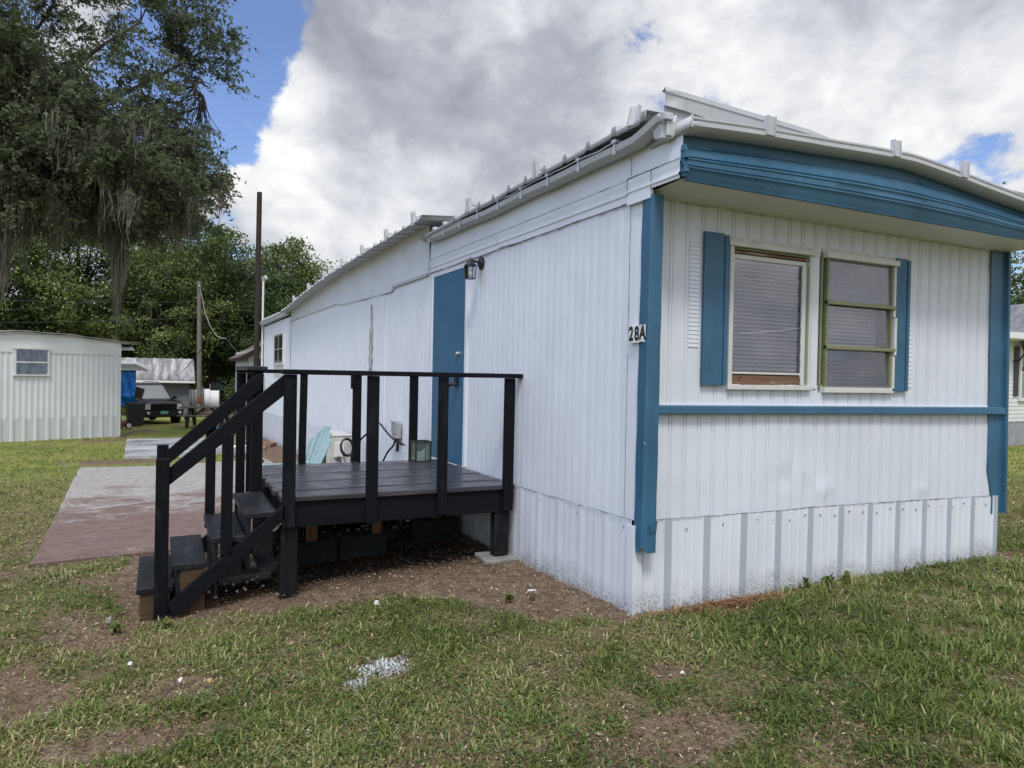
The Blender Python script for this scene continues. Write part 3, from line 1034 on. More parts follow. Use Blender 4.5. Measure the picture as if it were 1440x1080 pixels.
# ---- blue door in the side
mb = MB()
mb.box(-0.012, 2.822, 0.56, 0.02, 3.700, 2.490)
DOOR = mb.build('door', M['door'], HOME, bevel=0.003)
mb = MB().box(-0.006, 2.779, 0.545, 0.015, 2.819, 2.497).box(-0.006, 3.703, 0.545, 0.015, 3.742, 2.497).box(-0.022, 2.78, 0.535, 0.02, 3.74, 0.556)
mb.build('frame', M['wall'], DOOR, bevel=0.002)
MB().box(-0.003, 2.8195, 0.556, 0.014, 2.8215, 2.492).build('gap', M['seam'], DOOR)
mb = MB().lathe([(0.030, 0.0), (0.030, 0.012), (0.022, 0.018), (0.020, 0.028), (0.012, 0.030)], (-0.012, 2.955, 1.655), (-1, 0, 0), 18)
mb.build('deadbolt', M['chrome'], DOOR, smooth=40)
mb = MB().box(-0.045, 2.925, 1.335, -0.012, 2.985, 1.455)
mb.lathe([(0.022, 0), (0.022, 0.02), (0.010, 0.024), (0.010, 0.045), (0.024, 0.055), (0.024, 0.075), (0.01, 0.082)], (-0.03, 2.955, 1.352), (-1, 0, 0), 16)
mb.build('keypad_lock', M['black'], DOOR, bevel=0.004)

# ---- small dark window near the far end, with a patched panel below
wf = MB()
wf.box(-0.045, 14.18, 1.60, -0.01, 14.26, 2.40).box(-0.045, 15.74, 1.60, -0.01, 15.82, 2.40)
wf.box(-0.045, 14.26, 2.35, -0.01, 15.74, 2.40).box(-0.045, 14.26, 1.60, -0.01, 15.74, 1.64)
WF = wf.build('window', M['frame'], HOME, bevel=0.004)
MB().box(-0.038, 14.26, 1.985, -0.033, 15.74, 2.005).box(-0.038, 14.99, 1.66, -0.033, 15.02, 2.33).build('muntin', M['galv'], WF)
WF['label'] = 'small dark window with weathered frame near the far end'
MB().box(-0.032, 14.26, 1.66, -0.016, 15.74, 2.33).build('pane', simple('dark_old_pane', (0.02, 0.024, 0.028), (0.045, 0.05, 0.055), 0.12, 0, 3), WF)
MB().box(-0.026, 14.2, 1.30, -0.010, 15.75, 1.595).build('patched_panel', simple('grimy_patch_panel', (0.42, 0.41, 0.38), (0.62, 0.62, 0.60), 0.7, 0, 6), HOME)

# ---- house number stickers
SIGN = thing('house_number_sign', (-0.03, 0.0, 1.76), 'white house number stickers reading 28A across the wall and blue corner trim', 'sign')
stick = simple('white_number_sticker', (0.74, 0.74, 0.71), (0.62, 0.62, 0.58), 0.5, 0, 20)
inkm = simple('black_number_ink', (0.010, 0.010, 0.011), None, 0.55)


def text_mesh(body, size, mat, parent, world, off=0.0, ext=0.001, name='lettering'):
    cu = bpy.data.curves.new(name, 'FONT')
    cu.body = body
    cu.size = size
    cu.offset = off
    cu.extrude = ext
    cu.align_x = 'CENTER'
    cu.align_y = 'CENTER'
    tmp = bpy.data.objects.new(name + '_curve', cu)
    COL.objects.link(tmp)
    dg = bpy.context.evaluated_depsgraph_get()
    me = bpy.data.meshes.new_from_object(tmp.evaluated_get(dg))
    bpy.data.objects.remove(tmp)
    bpy.data.curves.remove(cu)
    me.materials.clear()
    me.materials.append(mat)
    o = bpy.data.objects.new(name, me)
    return link(o, parent, world)


MB().box(-0.0268, 0.012, 1.675, -0.004, 0.066, 1.770).build('backing', stick, SIGN)
for ch, yc, xo, tl in (('2', 0.040, -0.0290, 0.02), ('8', -0.018, -0.0285, -0.01), ('A', -0.078, -0.0300, 0.04)):
    zc = 1.722 + (0.004 if ch == 'A' else 0)
    fr = Matrix.Translation((xo, yc, zc)) @ Matrix.Rotation(tl, 4, 'X')
    plate = MB(fr).box(-0.0018, -0.0288, -0.052, 0.0, 0.0288, 0.052).build('sticker', stick, SIGN)
    # text faces -x, reading towards -y
    R3 = Matrix(((0, 0, -1), (-1, 0, 0), (0, 1, 0))).to_4x4()
    text_mesh(ch, 0.118, inkm, SIGN, Matrix.Translation((xo - 0.0022, yc, zc)) @ Matrix.Rotation(tl, 4, 'X') @ R3 @ Matrix.Diagonal((0.74, 1, 1, 1)), 0.0050, 0.0005)

# ---- wall lantern
LAN = thing('wall_lantern', (0.0, 2.44, 2.48), 'black coach lantern with clear panes mounted on the white wall above the door', 'lantern')
mb = MB().lathe([(0.062, 0.0), (0.062, 0.010), (0.045, 0.022), (0.02, 0.028)], (-0.004, 2.44, 2.485), (-1, 0, 0), 24)
mb.build('wall_plate', M['black'], LAN, smooth=40)
MB().tube([(-0.02, 2.44, 2.485), (-0.06, 2.44, 2.495), (-0.10, 2.44, 2.50), (-0.115, 2.44, 2.488)], [0.014, 0.011, 0.011, 0.012], 10).build('arm', M['black'], LAN, smooth=50)
lx, ly = -0.115, 2.44
LB = Matrix.Translation((lx, ly, 2.49)) @ Matrix.Scale(0.74, 4) @ Matrix.Translation((-lx, -ly, -2.49))
mb = MB(LB)
mb.lathe([(0.012, 0.115), (0.020, 0.11), (0.026, 0.10), (0.045, 0.088), (0.066, 0.060), (0.074, 0.052), (0.074, 0.044)][::-1], (lx, ly, 2.395), (0, 0, 1), 16)
mb.tube([(lx, ly, 2.50), (lx, ly, 2.535), (lx, ly, 2.565)], [0.011, 0.006, 0.0015], 8)
mb.build('cap', M['black'], LAN, smooth=40)
mb = MB(LB)
for sx in (-1, 1):
    for sy in (-1, 1):
        mb.beam((lx + sx * 0.058, ly + sy * 0.058, 2.442), (lx + sx * 0.047, ly + sy * 0.047, 2.278), 0.008, 0.008, (1, 0, 0))
for z, r in ((2.438, 0.061), (2.280, 0.050)):
    for s in (-1, 1):
        mb.box(lx - r, ly + s * r - 0.005, z - 0.005, lx + r, ly + s * r + 0.005, z + 0.005)
        mb.box(lx + s * r - 0.0045, ly - r, z - 0.0045, lx + s * r + 0.0045, ly + r, z + 0.0045)
mb.build('cage', M['black'], LAN)
mb = MB(LB)
a, b = 0.054, 0.045
for k in range(4):
    c, s = [(1, 0), (0, 1), (-1, 0), (0, -1)][k]
    def P(u, n, z):
        return (lx + c * n - s * u, ly + s * n + c * u, z)
    mb.add([P(-b, b, 2.284), P(b, b, 2.284), P(a, a, 2.436), P(-a, a, 2.436)], [(0, 1, 2, 3)])
mb.build('pane', M['clear'], LAN)
MB(LB).lathe([(0.012, 0), (0.024, 0.02), (0.028, 0.05), (0.018, 0.08), (0.012, 0.10)], (lx, ly, 2.30), (0, 0, 1), 14).build('bulb', simple('frosted_bulb', (0.75, 0.74, 0.70), None, 0.3), LAN, smooth=60)
# ---------------------------------------------------------------- black wooden deck with steps
DECK = thing('wooden_deck', (-0.95, 2.5, 0.0), 'black painted wooden deck with railings and four steps beside the blue door', 'deck')
D, DZ, DY = M['deck'], M['deckZ'], M['deckY']
YF, YB, XL, XR = 1.62, 3.44, -1.85, -0.03

mb = MB()                                   # floor boards run along x
n = 13
bw = (YB - YF + 0.03) / n
for i in range(n):
    y0 = YF - 0.015 + i * bw
    e = 0.012 * math.sin(i * 2.3)
    mb.box(XL - 0.025 + e, y0 + 0.0035, 0.524, XR, y0 + bw - 0.0035, 0.560 + 0.003 * math.sin(i * 4.1))
mb.build('floor', M['floor'], DECK, bevel=0.004)
for i in range(n):
    for x in (XL + 0.03, XL + 0.48, XL + 0.93, XL + 1.38, XR - 0.05):
        y0 = YF - 0.015 + i * bw
        for q in (0.035, bw - 0.035):
            if (i * 3 + int(x * 10) + int(q * 100)) % 3:
                o = link(bpy.data.objects.new('screw', SCREW_ME), DECK, Matrix.Translation((x + 0.01 * math.sin(i * 5 + x), y0 + q, 0.562)) @ Matrix.Rotation(-PI / 2, 4, 'X') @ Matrix.Scale(0.6, 4))
MB().box(XL, YF + 0.012, 0.335, XR - 0.06, YF + 0.050, 0.521).build('rim_board', D, DECK, bevel=0.004)
MB().box(XL, YB - 0.05, 0.335, XR, YB - 0.012, 0.521).build('rim_board', D, DECK, bevel=0.004)
for k in range(5):
    x = lerp(XL + 0.021, XR - 0.021, k / 4)
    MB().box(x - 0.019, YF + 0.052, 0.345, x + 0.019, YB - 0.052, 0.520).build('joist', D, DECK, bevel=0.003)


def post(x0, x1, y0, y1, z0, z1, mat=None, lean=0.0, name='post'):
    b = MB().hexa([(x0, y0, z0), (x1, y0, z0), (x1, y1, z0), (x0, y1, z0), (x0 + lean, y0, z1), (x1 + lean, y0, z1), (x1 + lean, y1, z1), (x0 + lean, y1, z1)])
    return b.build(name, mat or DZ, DECK, bevel=0.004)


# front railing
for x0, x1, z0, ln in ((-1.868, -1.780, 0.345, 0.0), (-1.270, -1.183, 0.330, 0.0), (-0.708, -0.632, 0.360, 0.0), (-0.142, -0.056, 0.352, 0.004)):
    post(x0, x1, 1.588, 1.628, z0, 1.430, None, ln)
# back railing
for x0, x1, ln in ((-1.452, -1.385, 0.012), (-0.930, -0.846, 0.0), (-0.338, -0.252, 0.0)):
    post(x0, x1, YB + 0.002, YB + 0.042, 0.36, 1.430, None, ln)
# left side posts behind the stairs
post(-1.978, -1.890, 2.55, 2.59, 0.36, 1.450)
post(-1.930, -1.852, 3.40, 3.44, 0.32, 1.430)
post(-2.020, -1.940, 3.40, 3.44, 0.05, 1.430)
# knots of wood on the back rail
MB().box(-0.96, YB - 0.04, 1.29, -0.925, YB, 1.425).build('block', D, DECK, bevel=0.003)
mb = MB().box(-1.880, 1.562, 1.431, 0.022, 1.655, 1.467)
mb.build('top_rail', D, DECK, bevel=0.006)
MB().box(-2.02, YB - 0.02, 1.431, -0.190, YB + 0.07, 1.467).build('top_rail', D, DECK, bevel=0.006)
MB().box(-2.02, 2.50, 1.4525, -1.865, 3.53, 1.488).build('top_rail', DY, DECK, bevel=0.006)

# legs
post(-1.868, -1.752, 1.640, 1.732, -0.22, 0.345, M['legs'], 0.0, 'leg')
post(-0.190, -0.066, 1.640, 1.732, -0.02, 0.345, M['legs'], 0.0, 'leg')
post(-1.868, -1.772, 3.32, 3.41, -0.30, 0.345, DZ, 0.0, 'leg')
post(-0.166, -0.076, 3.32, 3.41, -0.15, 0.345, DZ, 0.0, 'leg')
for x, yl in ((-1.49, 2.50), (-0.93, 2.5), (-0.30, 2.72)):
    MB().tube([(x, yl, gz(x, yl) + (0.02 if x == -0.93 else 0.185)), (x, yl, 0.40)], 0.047, 12).build('pine_leg', M['pine'], DECK, smooth=50)

# stairs
TR = [(-2.775, -2.560, 0.006), (-2.563, -2.352, 0.143), (-2.325, -2.105, 0.303), (-2.112, -1.893, 0.458)]
for x0, x1, z in TR:
    MB().hexa([(x0, 1.632, z - 0.040), (x1, 1.640, z - 0.040), (x1 + 0.004, 2.53, z - 0.040), (x0 - 0.006, 2.53, z - 0.040),
               (x0, 1.632, z), (x1, 1.640, z), (x1 + 0.004, 2.53, z + 0.004), (x0 - 0.006, 2.53, z + 0.002)]).build('tread', DY, DECK, bevel=0.005)
for k, (x0, x1, z) in enumerate(TR):
    MB().box(x0 + 0.02, 1.66, max(z - 0.40, -0.22) if k > 1 else -0.26, x0 + 0.045, 2.51, z - 0.041).build('riser', DY, DECK, bevel=0.003)
for x0, x1, z0, z1 in ((-2.755, -2.575, -0.24, -0.036), (-2.515, -2.362, -0.22, 0.101)):
    MB().box(x0, 1.648, z0, x1, 1.668, z1).build('side_panel', M['ply'], DECK, bevel=0.003)
for x0, x1, z0, z1 in ((-2.26, -2.12, 0.02, 0.262), (-2.05, -1.915, 0.15, 0.417)):
    MB().box(x0, 1.70, z0, x1, 1.72, z1).build('side_panel', DY, DECK, bevel=0.003)
for y in (1.588, 2.532):
    mb = MB().prism([(-2.560, y, -0.185), (-2.520, y, -0.185), (-1.850, y, 0.408), (-1.850, y, 0.512), (-1.895, y, 0.475), (-2.590, y, -0.100)], (0, 0.040, 0))
    mb.build('stringer', D, DECK, bevel=0.004)
    post(-2.673, -2.590, y, y + 0.040, -0.26, 0.862, DZ, 0.004, 'newel_post')
    x0 = -2.270 if y < 2 else -2.322
    post(x0, x0 + 0.073, y - (0.0 if y < 2 else 0.005), y + 0.036, 0.19, 1.02, DZ, 0.003, 'post')
    mb = MB()
    a, b = (-2.60, 0.700), (-1.845, 1.355)
    if y > 2:
        a, b = (-2.60, 0.735), (-1.925, 1.355)
    yy = y - 0.0405 if y < 2 else y - 0.0455
    yy = y + 0.0405
    if y > 2:
        yy = y - 0.0455
    s = (b[1] - a[1]) / (b[0] - a[0])
    mb.prism([(a[0], yy, a[1] - 0.03), (b[0], yy, b[1] - 0.06), (b[0] + 0.035, yy, b[1] + 0.068), (b[0] - 0.02, yy, b[1] + 0.070), (a[0], yy, a[1] + 0.085)], (0, 0.040, 0))
    mb.build('handrail', D, DECK, bevel=0.005)
# short strut under the top step, standing on a paver
post(-2.105, -2.020, 2.42, 2.50, gz(-2.06, 2.45) + 0.055, 0.40, DZ, 0.0, 'strut')
MB().box(-2.00, 1.70, 0.02, -1.90, 2.5, 0.05).build('cross_board', M['deckY'], DECK)


def paver(x, y, w, d, h, rz, label, mat='concrete', name='concrete_paver', cat='paver'):
    z = gz(x, y) - 0.02
    o = MB(Matrix.Translation((x, y, z)) @ Matrix.Rotation(rz, 4, 'Z')).box(-w / 2, -d / 2, 0, w / 2, d / 2, h + 0.02).build(name, M[mat], None, bevel=0.012)
    return tag(o, label, cat)


paver(-2.06, 2.44, 0.40, 0.36, 0.055, 0.12, 'pale concrete paver under the strut of the steps')
paver(-0.125, 1.69, 0.34, 0.30, 0.022, -0.1, 'thin concrete paver under the deck leg nearest the blue corner trim')


def block(x, y, rz, label, tip=0.0, s=1.0):
    z = gz(x, y)
    fr = Matrix.Translation((x, y, z)) @ Matrix.Rotation(rz, 4, 'Z') @ Matrix.Rotation(tip, 4, 'X')
    mb = MB(fr)
    w, d, h = 0.40 * s, 0.19 * s, 0.19 * s
    t_ = 0.032
    mb.box(-w / 2, -d / 2, -0.02, w / 2, -d / 2 + t_, h).box(-w / 2, d / 2 - t_, -0.02, w / 2, d / 2, h)
    for q in (-w / 2, -t_ / 2, w / 2 - t_):
        mb.box(q, -d / 2 + t_ + 0.001, -0.02, q + t_, d / 2 - t_ - 0.001, h - 0.002)
    o = mb.build('concrete_block', M['mossblock'], None, bevel=0.008)
    return tag(o, label, 'concrete block')


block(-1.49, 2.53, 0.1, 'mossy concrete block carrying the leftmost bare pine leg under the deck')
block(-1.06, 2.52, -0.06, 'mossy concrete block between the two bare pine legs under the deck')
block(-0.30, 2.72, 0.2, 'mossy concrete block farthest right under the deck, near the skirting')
tag(MB(Matrix.Translation((-0.95, 2.62, gz(-0.95, 2.6) + 0.10)) @ Matrix.Rotation(0.3, 4, 'X') @ Matrix.Rotation(0.4, 4, 'Z')).box(-0.20, -0.10, 0, 0.20, 0.10, 0.035).build('scrap_board', M['ply'], None, bevel=0.004),
    'scrap board tilted on the blocks under the deck', 'board')

# ---- small glass box on the deck's far corner
GB = thing('glass_box', (-0.27, 3.30, 0.562), 'small glass box with dark frame on the far corner of the deck', 'glass box')
gx, gy, g0, g1 = (-0.345, -0.185), (3.22, 3.38), 0.564, 0.765
mb = MB()
for x in gx:
    for y in gy:
        mb.box(x - 0.006, y - 0.006, g0, x + 0.006, y + 0.006, g1)
for z in (g0 + 0.004, g1):
    for x in gx:
        mb.box(x - 0.005, gy[0], z - 0.006, x + 0.005, gy[1], z + 0.006)
    for y in gy:
        mb.box(gx[0], y - 0.005, z - 0.006, gx[1], y + 0.005, z + 0.006)
mb.build('frame', M['black'], GB)
MB().box(gx[0] + 0.002, gy[0] + 0.002, g0 + 0.01, gx[1] - 0.002, gy[1] - 0.002, g1 - 0.002).build('pane', glassmat('greenish_glass', (0.55, 0.68, 0.62), 1.3, 0.03, 0.25, (0.35, 0.42, 0.40)), GB)
MB().prism([(gx[0] + 0.01, gy[0] + 0.006, g1 - 0.01), (gx[1] - 0.01, gy[0] + 0.006, g1 - 0.01), (gx[1] - 0.05, gy[0] + 0.006, g1 - 0.06), (gx[0] + 0.05, gy[0] + 0.006, g1 - 0.10), (gx[0] + 0.01, gy[0] + 0.006, g1 - 0.09)], (0, 0.02, 0)).build('dark_lining', M['black'], GB)

# ---- electrical box, conduit and drooping cable on the wall
EB = thing('electrical_box', (0.0, 4.85, 0.72), 'grey electrical disconnect box with conduit on the white wall behind the deck', 'electrical box')
grey = simple('grey_electric_box', (0.42, 0.43, 0.43), (0.30, 0.31, 0.31), 0.4, 0.3, 10)
MB().box(-0.085, 4.745, 0.66, -0.018, 4.93, 0.845).build('box', grey, EB, bevel=0.004)
MB().box(-0.092, 4.74, 0.72, -0.086, 4.935, 0.85).box(-0.10, 4.80, 0.845, -0.018, 4.95, 0.862).build('cover', grey, EB, bevel=0.002)
MB().tube([(-0.05, 4.80, 0.66), (-0.05, 4.79, 0.58), (-0.05, 4.80, 0.50)], 0.020, 10).build('conduit', M['black'], EB, smooth=50)
MB().tube([(-0.05, 4.86, 0.66), (-0.07, 4.90, 0.56), (-0.10, 5.05, 0.46), (-0.12, 5.15, 0.35), (-0.13, 5.2, 0.1)], 0.013, 8).build('flexible_cable', M['black'], EB, smooth=60)
mb = MB()
p0, p1 = Vector((-0.05, 5.62, 0.80)), Vector((-0.05, 4.50, 0.60))
pts = [p0.lerp(p1, k / 14) - Vector((0, 0, 0.10 * math.sin(PI * k / 14) * 0.5)) for k in range(15)]
mb.tube(pts, 0.006, 6)
for q in pts[1:-1]:
    mb.box(q.x - 0.012, q.y - 0.015, q.z - 0.012, q.x + 0.012, q.y + 0.015, q.z + 0.010)
tag(mb.build('hanging_cable', M['black'], None), 'thin knotted black cable sagging along the white wall behind the deck', 'cable')

# ---- outdoor air conditioner behind the deck
AC = thing('air_conditioner', (-0.26, 7.3, -0.22), 'off-white outdoor air conditioner unit on the ground against the white wall', 'air conditioner')
acw = simple('aged_white_case', (0.56, 0.55, 0.50), (0.46, 0.45, 0.40), 0.5, 0, 9, 0.1, 30)
MB().box(-0.445, 6.90, -0.22, -0.085, 7.75, 0.50).build('case', acw, AC, bevel=0.012)
MB().box(-0.455, 6.89, 0.502, -0.075, 7.76, 0.525).build('top_cover', acw, AC, bevel=0.008)
MB().box(-0.36, 6.868, 0.20, -0.215, 6.898, 0.42).build('valve_cover', simple('white_cover', (0.66, 0.66, 0.63), None, 0.45), AC, bevel=0.006)
mb = MB().tube([(-0.29, 6.88, 0.22), (-0.29, 6.84, 0.16), (-0.26, 6.82, 0.10), (-0.25, 6.84, -0.05)], 0.014, 8).tube([(-0.33, 6.88, 0.21), (-0.325, 6.85, 0.17), (-0.29, 6.83, 0.14)], 0.012, 8)
mb.build('pipes', M['black'], AC, smooth=60)
mb = MB()
for k in range(11):
    mb.tube([(-0.449, 7.36 + 0.03 * (k + 0.5) * math.cos(a), 0.14 + 0.03 * (k + 0.5) * math.sin(a)) for a in [2 * PI * i / 24 for i in range(25)]], 0.003, 4)
mb.build('fan_grille', M['black'], AC)
mb = MB()
for i in range(6):
    for q in range(5):
        if (i * 3 + q * 7) % 4:
            mb.box(-0.165 + q * 0.014, 6.895, 0.20 + i * 0.035, -0.155 + q * 0.014, 6.899, 0.225 + i * 0.035)
mb.build('vent_slots', M['galv'], AC)

HOSE = thing('garden_hose', (-0.25, 6.5, 0.3), 'coiled black hose hanging on a white stake beside the air conditioner', 'hose')
mb = MB()
for k in range(3):
    mb.tube([(-0.28 + 0.085 * math.cos(a), 6.42 + 0.02 * k + 0.04 * math.sin(a), 0.40 + 0.115 * math.sin(a) - 0.008 * k) for a in [2 * PI * i / 22 for i in range(23)]], 0.014, 8)
mb.tube([(-0.20, 6.42, 0.42), (-0.14, 6.38, 0.46), (-0.08, 6.3, 0.55), (-0.03, 6.2, 0.62)], 0.014, 8)
mb.tube([(-0.22, 6.42, 0.33), (-0.23, 6.40, 0.1), (-0.24, 6.4, -0.2)], 0.013, 8)
mb.build('coil', M['black'], HOSE, smooth=60)
MB().box(-0.335, 6.46, -0.22, -0.285, 6.50, 0.30).build('stake', M['frame'], HOSE, bevel=0.004)

# ---- teal slatted lawn chair, its fan back above the deck floor
CH = thing('lawn_chair', (-1.0, 5.85, -0.25), 'pale teal slatted lawn chair with fan back, behind the deck', 'chair')
teal = simple('faded_teal_plastic', (0.27, 0.385, 0.385), (0.22, 0.325, 0.33), 0.5, 0, 14, 0.1, 40)
fr = Matrix.Translation((-1.02, 5.80, gz(-1.0, 5.85))) @ Matrix.Rotation(math.radians(24), 4, 'Z') @ Matrix.Scale(0.78, 4, (0, 1, 0))
# local: chair faces -x, width along y, back leans towards +x
tops = [0.80, 0.89, 0.95, 0.95, 0.89, 0.80]
for k in range(6):
    yl, yh = -0.235 + k * 0.082, -0.30 + k * 0.105
    w0, w1 = 0.072, 0.095
    x0, z0, z1 = 0.06, 0.30, tops[k]
    xl = lambda z: 0.06 + (z - 0.30) * 0.46
    c = 0.028 * (1 - ((k - 2.5) / 2.5) ** 2)
    mb = MB(fr).hexa([(xl(z0) + c, yl, z0), (xl(z0) + c, yl + w0, z0), (xl(z0) + 0.02 + c, yl + w0, z0), (xl(z0) + 0.02 + c, yl, z0),
                      (xl(z1) + c, yh, z1 - (0.03 if k < 2 else 0)), (xl(z1) + c, yh + w1, z1 - (0.03 if k > 3 else 0)), (xl(z1) + 0.02 + c, yh + w1, z1 - (0.03 if k > 3 else 0)), (xl(z1) + 0.02 + c, yh, z1 - (0.03 if k < 2 else 0))])
    mb.build('back_slat', teal, CH, bevel=0.006)
for k in range(5):
    xa = -0.42 + k * 0.10
    MB(fr).box(xa, -0.26, 0.36 - k * 0.022, xa + 0.088, 0.26, 0.38 - k * 0.022).build('seat_slat', teal, CH, bevel=0.005)
for s in (-1, 1):
    MB(fr).hexa([(-0.48, s * 0.33 - 0.06, 0.46), (0.24, s * 0.33 - 0.04, 0.44), (0.24, s * 0.33 + 0.04, 0.44), (-0.48, s * 0.33 + 0.06, 0.46),
                 (-0.48, s * 0.33 - 0.06, 0.48), (0.24, s * 0.33 - 0.04, 0.46), (0.24, s * 0.33 + 0.04, 0.46), (-0.48, s * 0.33 + 0.06, 0.48)]).build('armrest', teal, CH, bevel=0.006)
    MB(fr).box(-0.46, s * 0.30 - 0.02, 0.0, -0.36, s * 0.30 + 0.005, 0.458).build('front_leg', teal, CH, bevel=0.005)
    MB(fr).beam((-0.44, s * 0.275, 0.36), (0.42, s * 0.275, 0.03), 0.022, 0.10).build('rear_leg', teal, CH, bevel=0.004)
MB(fr).box(0.14, -0.24, 0.46, 0.18, 0.24, 0.485).build('back_brace', teal, CH, bevel=0.004)

# ---- white drain pipe and debris behind the deck
PP = thing('drain_pipe', (-1.1, 11.2, gz(-1.1, 11.2)), 'white plastic drain pipe lying on the slab near the far end of the home', 'pipe')
z = gz(-1.1, 11) + 0.10
wp = simple('white_pvc', (0.70, 0.70, 0.67), (0.58, 0.58, 0.55), 0.4, 0, 6)
MB().tube([(-0.93, 10.45, z), (-1.02, 11.4, z + 0.03), (-1.08, 12.1, z + 0.05)], 0.055, 14, False).build('pipe', wp, PP, smooth=50, thick=0.008)
MB().lathe([(0.0, 0), (0.048, 0.001)], (-0.932, 10.47, z), (-0.07, 1, 0.03), 14).build('bore', M['seam'], PP)
MB().tube([(-1.4, 12.6, z + 0.06), (-0.75, 12.5, z + 0.09)], 0.045, 12).tube([(-0.9, 12.5, z + 0.08), (-0.9, 12.45, z - 0.08)], 0.04, 10).build('branch_pipe', wp, PP, smooth=50)
MP = thing('rubble_pile', (-0.55, 14.6, gz(-0.5, 14.6)), 'pile of broken brown bricks and boards at the far foot of the white wall', 'rubble')
rr = random.Random(9)
brick = simple('broken_red_brick', (0.20, 0.10, 0.06), (0.30, 0.20, 0.13), 0.9, 0, 12, 0.4, 40)
for k in range(14):
    x, y = -0.55 + rr.uniform(-.45, .40), 14.6 + rr.uniform(-1.0, 1.0)
    fr = Matrix.Translation((x, y, gz(x, y) + rr.uniform(0.02, 0.2) * (1 - abs(y - 14.6)))) @ Matrix.Rotation(rr.uniform(0, 6), 4, 'Z') @ Matrix.Rotation(rr.uniform(-.5, .5), 4, 'X')
    MB(fr).box(-0.10, -0.05, -0.05, 0.10, 0.05, 0.05).build('brick', brick, MP, bevel=0.008)

# ---- electric meter and service mast at the far end
ME = thing('electric_meter', (-0.02, 17.75, 1.1), 'round glass electric meter on a grey box at the far end of the white home', 'meter')
MB().box(-0.13, 17.65, 0.75, -0.013, 17.93, 1.28).build('meter_box', grey, ME, bevel=0.008)
MB().lathe([(0.10, 0), (0.10, 0.05), (0.085, 0.10), (0.06, 0.12)], (-0.13, 17.78, 1.11), (-1, 0, 0), 20).build('dial_glass', simple('meter_glass', (0.55, 0.57, 0.56), (0.35, 0.36, 0.36), 0.15, 0, 12), ME, smooth=40)
SM = thing('service_mast', (-0.20, 17.9, gz(0, 17.9)), 'white service conduit rising past the far eave beside the brown pole', 'conduit')
MB().tube([(-0.055, 18.0, gz(0, 18) - 0.02), (-0.055, 18.0, 4.02)], 0.030, 12).build('pipe', wp, SM, smooth=50)
MB().tube([(-0.045, 18.02, 4.02), (-0.045, 18.0, 4.12), (0.0, 17.95, 4.15), (0.03, 17.92, 4.07)], [0.05, 0.06, 0.055, 0.045], 12).build('weatherhead', grey, SM, smooth=50)
# ---------------------------------------------------------------- neighbouring mobile home on the left
NZ = gz(-3.84, 22.3) - 0.02
ang = math.atan2(-0.518, -0.856)
NF = Matrix.Translation((-3.84, 22.30, NZ)) @ Matrix.Rotation(ang, 4, 'Z')   # local +x: along the end wall to the left; local -y: outward... see below
# in this frame local +y points towards the camera side
sgn = 1.0 if (NF.to_3x3() @ Vector((0, 1, 0))).dot(Vector((-2.64, -3.6, 0)) - Vector((-3.84, 22.3, 0))) > 0 else -1.0
NB = thing('neighbour_mobile_home', (-6.5, 25.0, NZ), 'pale grey ribbed mobile home with a small curtained window, left of the patio slab', 'mobile home')
pale = paint_metal('pale_grey_siding', (0.72, 0.745, 0.765), 0.45, None, streak=0.16, dent=0.3)
paleskirt = paint_metal('pale_grey_skirt', (0.64, 0.66, 0.67), 0.5, (-0.9, -0.55), streak=0.25, dent=0.3)
W, L = 4.3, 13.0


def nrows(u0, u1, z0, z1, per, shape, off, nz=3):
    cols = rib_columns(u0, u1, per, shape)
    return [[(u, sgn * (off + d), lerp(z0, z1, i / nz)) for u, d in cols] for i in range(nz + 1)]


wv = [(0.0, 0.0), (0.05, 0.004), (0.08, 0.018), (0.105, 0.018), (0.135, 0.004)]
MB(NF).grid(nrows(0.0, W, 0.70, 2.66, 0.155, wv, 0.0)).build('end_wall', pale, NB, smooth=40)
MB(NF).grid(nrows(0.02, W, 0.0, 0.71, 0.31, [(0, 0), (0.20, 0), (0.225, 0.03), (0.285, 0.03), (0.31, 0)], 0.012)).build('skirting', paleskirt, NB, smooth=25)
mb = MB(NF)
us = [i * W / 16 for i in range(17)]
ev = lambda u: 2.99 + 0.16 * math.sin(clamp(u / W) * PI * 0.85)
mb.grid([[(u, sgn * 0.010, 2.62) for u in us], [(u, sgn * 0.014, 2.80) for u in us], [(u, sgn * 0.010, ev(u)) for u in us]])
mb.build('gable_band', pale, NB, smooth=40)
mb = MB(NF)
mb.box(-0.012, -sgn * 0.02, 0.0, 0.02, sgn * 0.028, 2.97)
mb.build('corner_trim', pale, NB)
mb = MB(NF).box(-0.008, -sgn * 0.03, 0.0, 0.02, -sgn * L, 2.95).box(W, -sgn * 0.03, 0.0, W + 0.02, -sgn * L, 2.95).box(0.02, -sgn * (L - 0.02), 0.0, W, -sgn * L, 2.95)
mb.build('wall', pale, NB)
mb = MB(NF)
rows = []
for v in (0.10, -0.02, -4, -L):
    rows.append([(u, sgn * v, (ev(u) if u >= 0 else 2.97) + 0.012 + (0.018 * math.sin(u * 5.1) if v > 0.05 else 0.0) + (0.02 if i == 0 else 0)) for i, u in enumerate([-0.52] + us + [W + 0.3])])
mb.grid(rows)
rows2 = [[(p[0], p[1] * 1.0, p[2] + 0.05) for p in r] for r in rows]
mb.grid(rows2)
mb.build('roof', paint_metal('stained_white_roof', (0.60, 0.60, 0.58), 0.6, None, (0.1, 0.1, 0.1), 0.7, 0.3), NB, smooth=40, thick=0.012)
mb = MB(NF).box(-0.62, -sgn * 0.3, 2.80, -0.02, -sgn * L, 2.86).box(-0.66, -sgn * 0.5, 2.84, -0.60, -sgn * L, 2.92)
mb.build('side_eave', pale, NB)
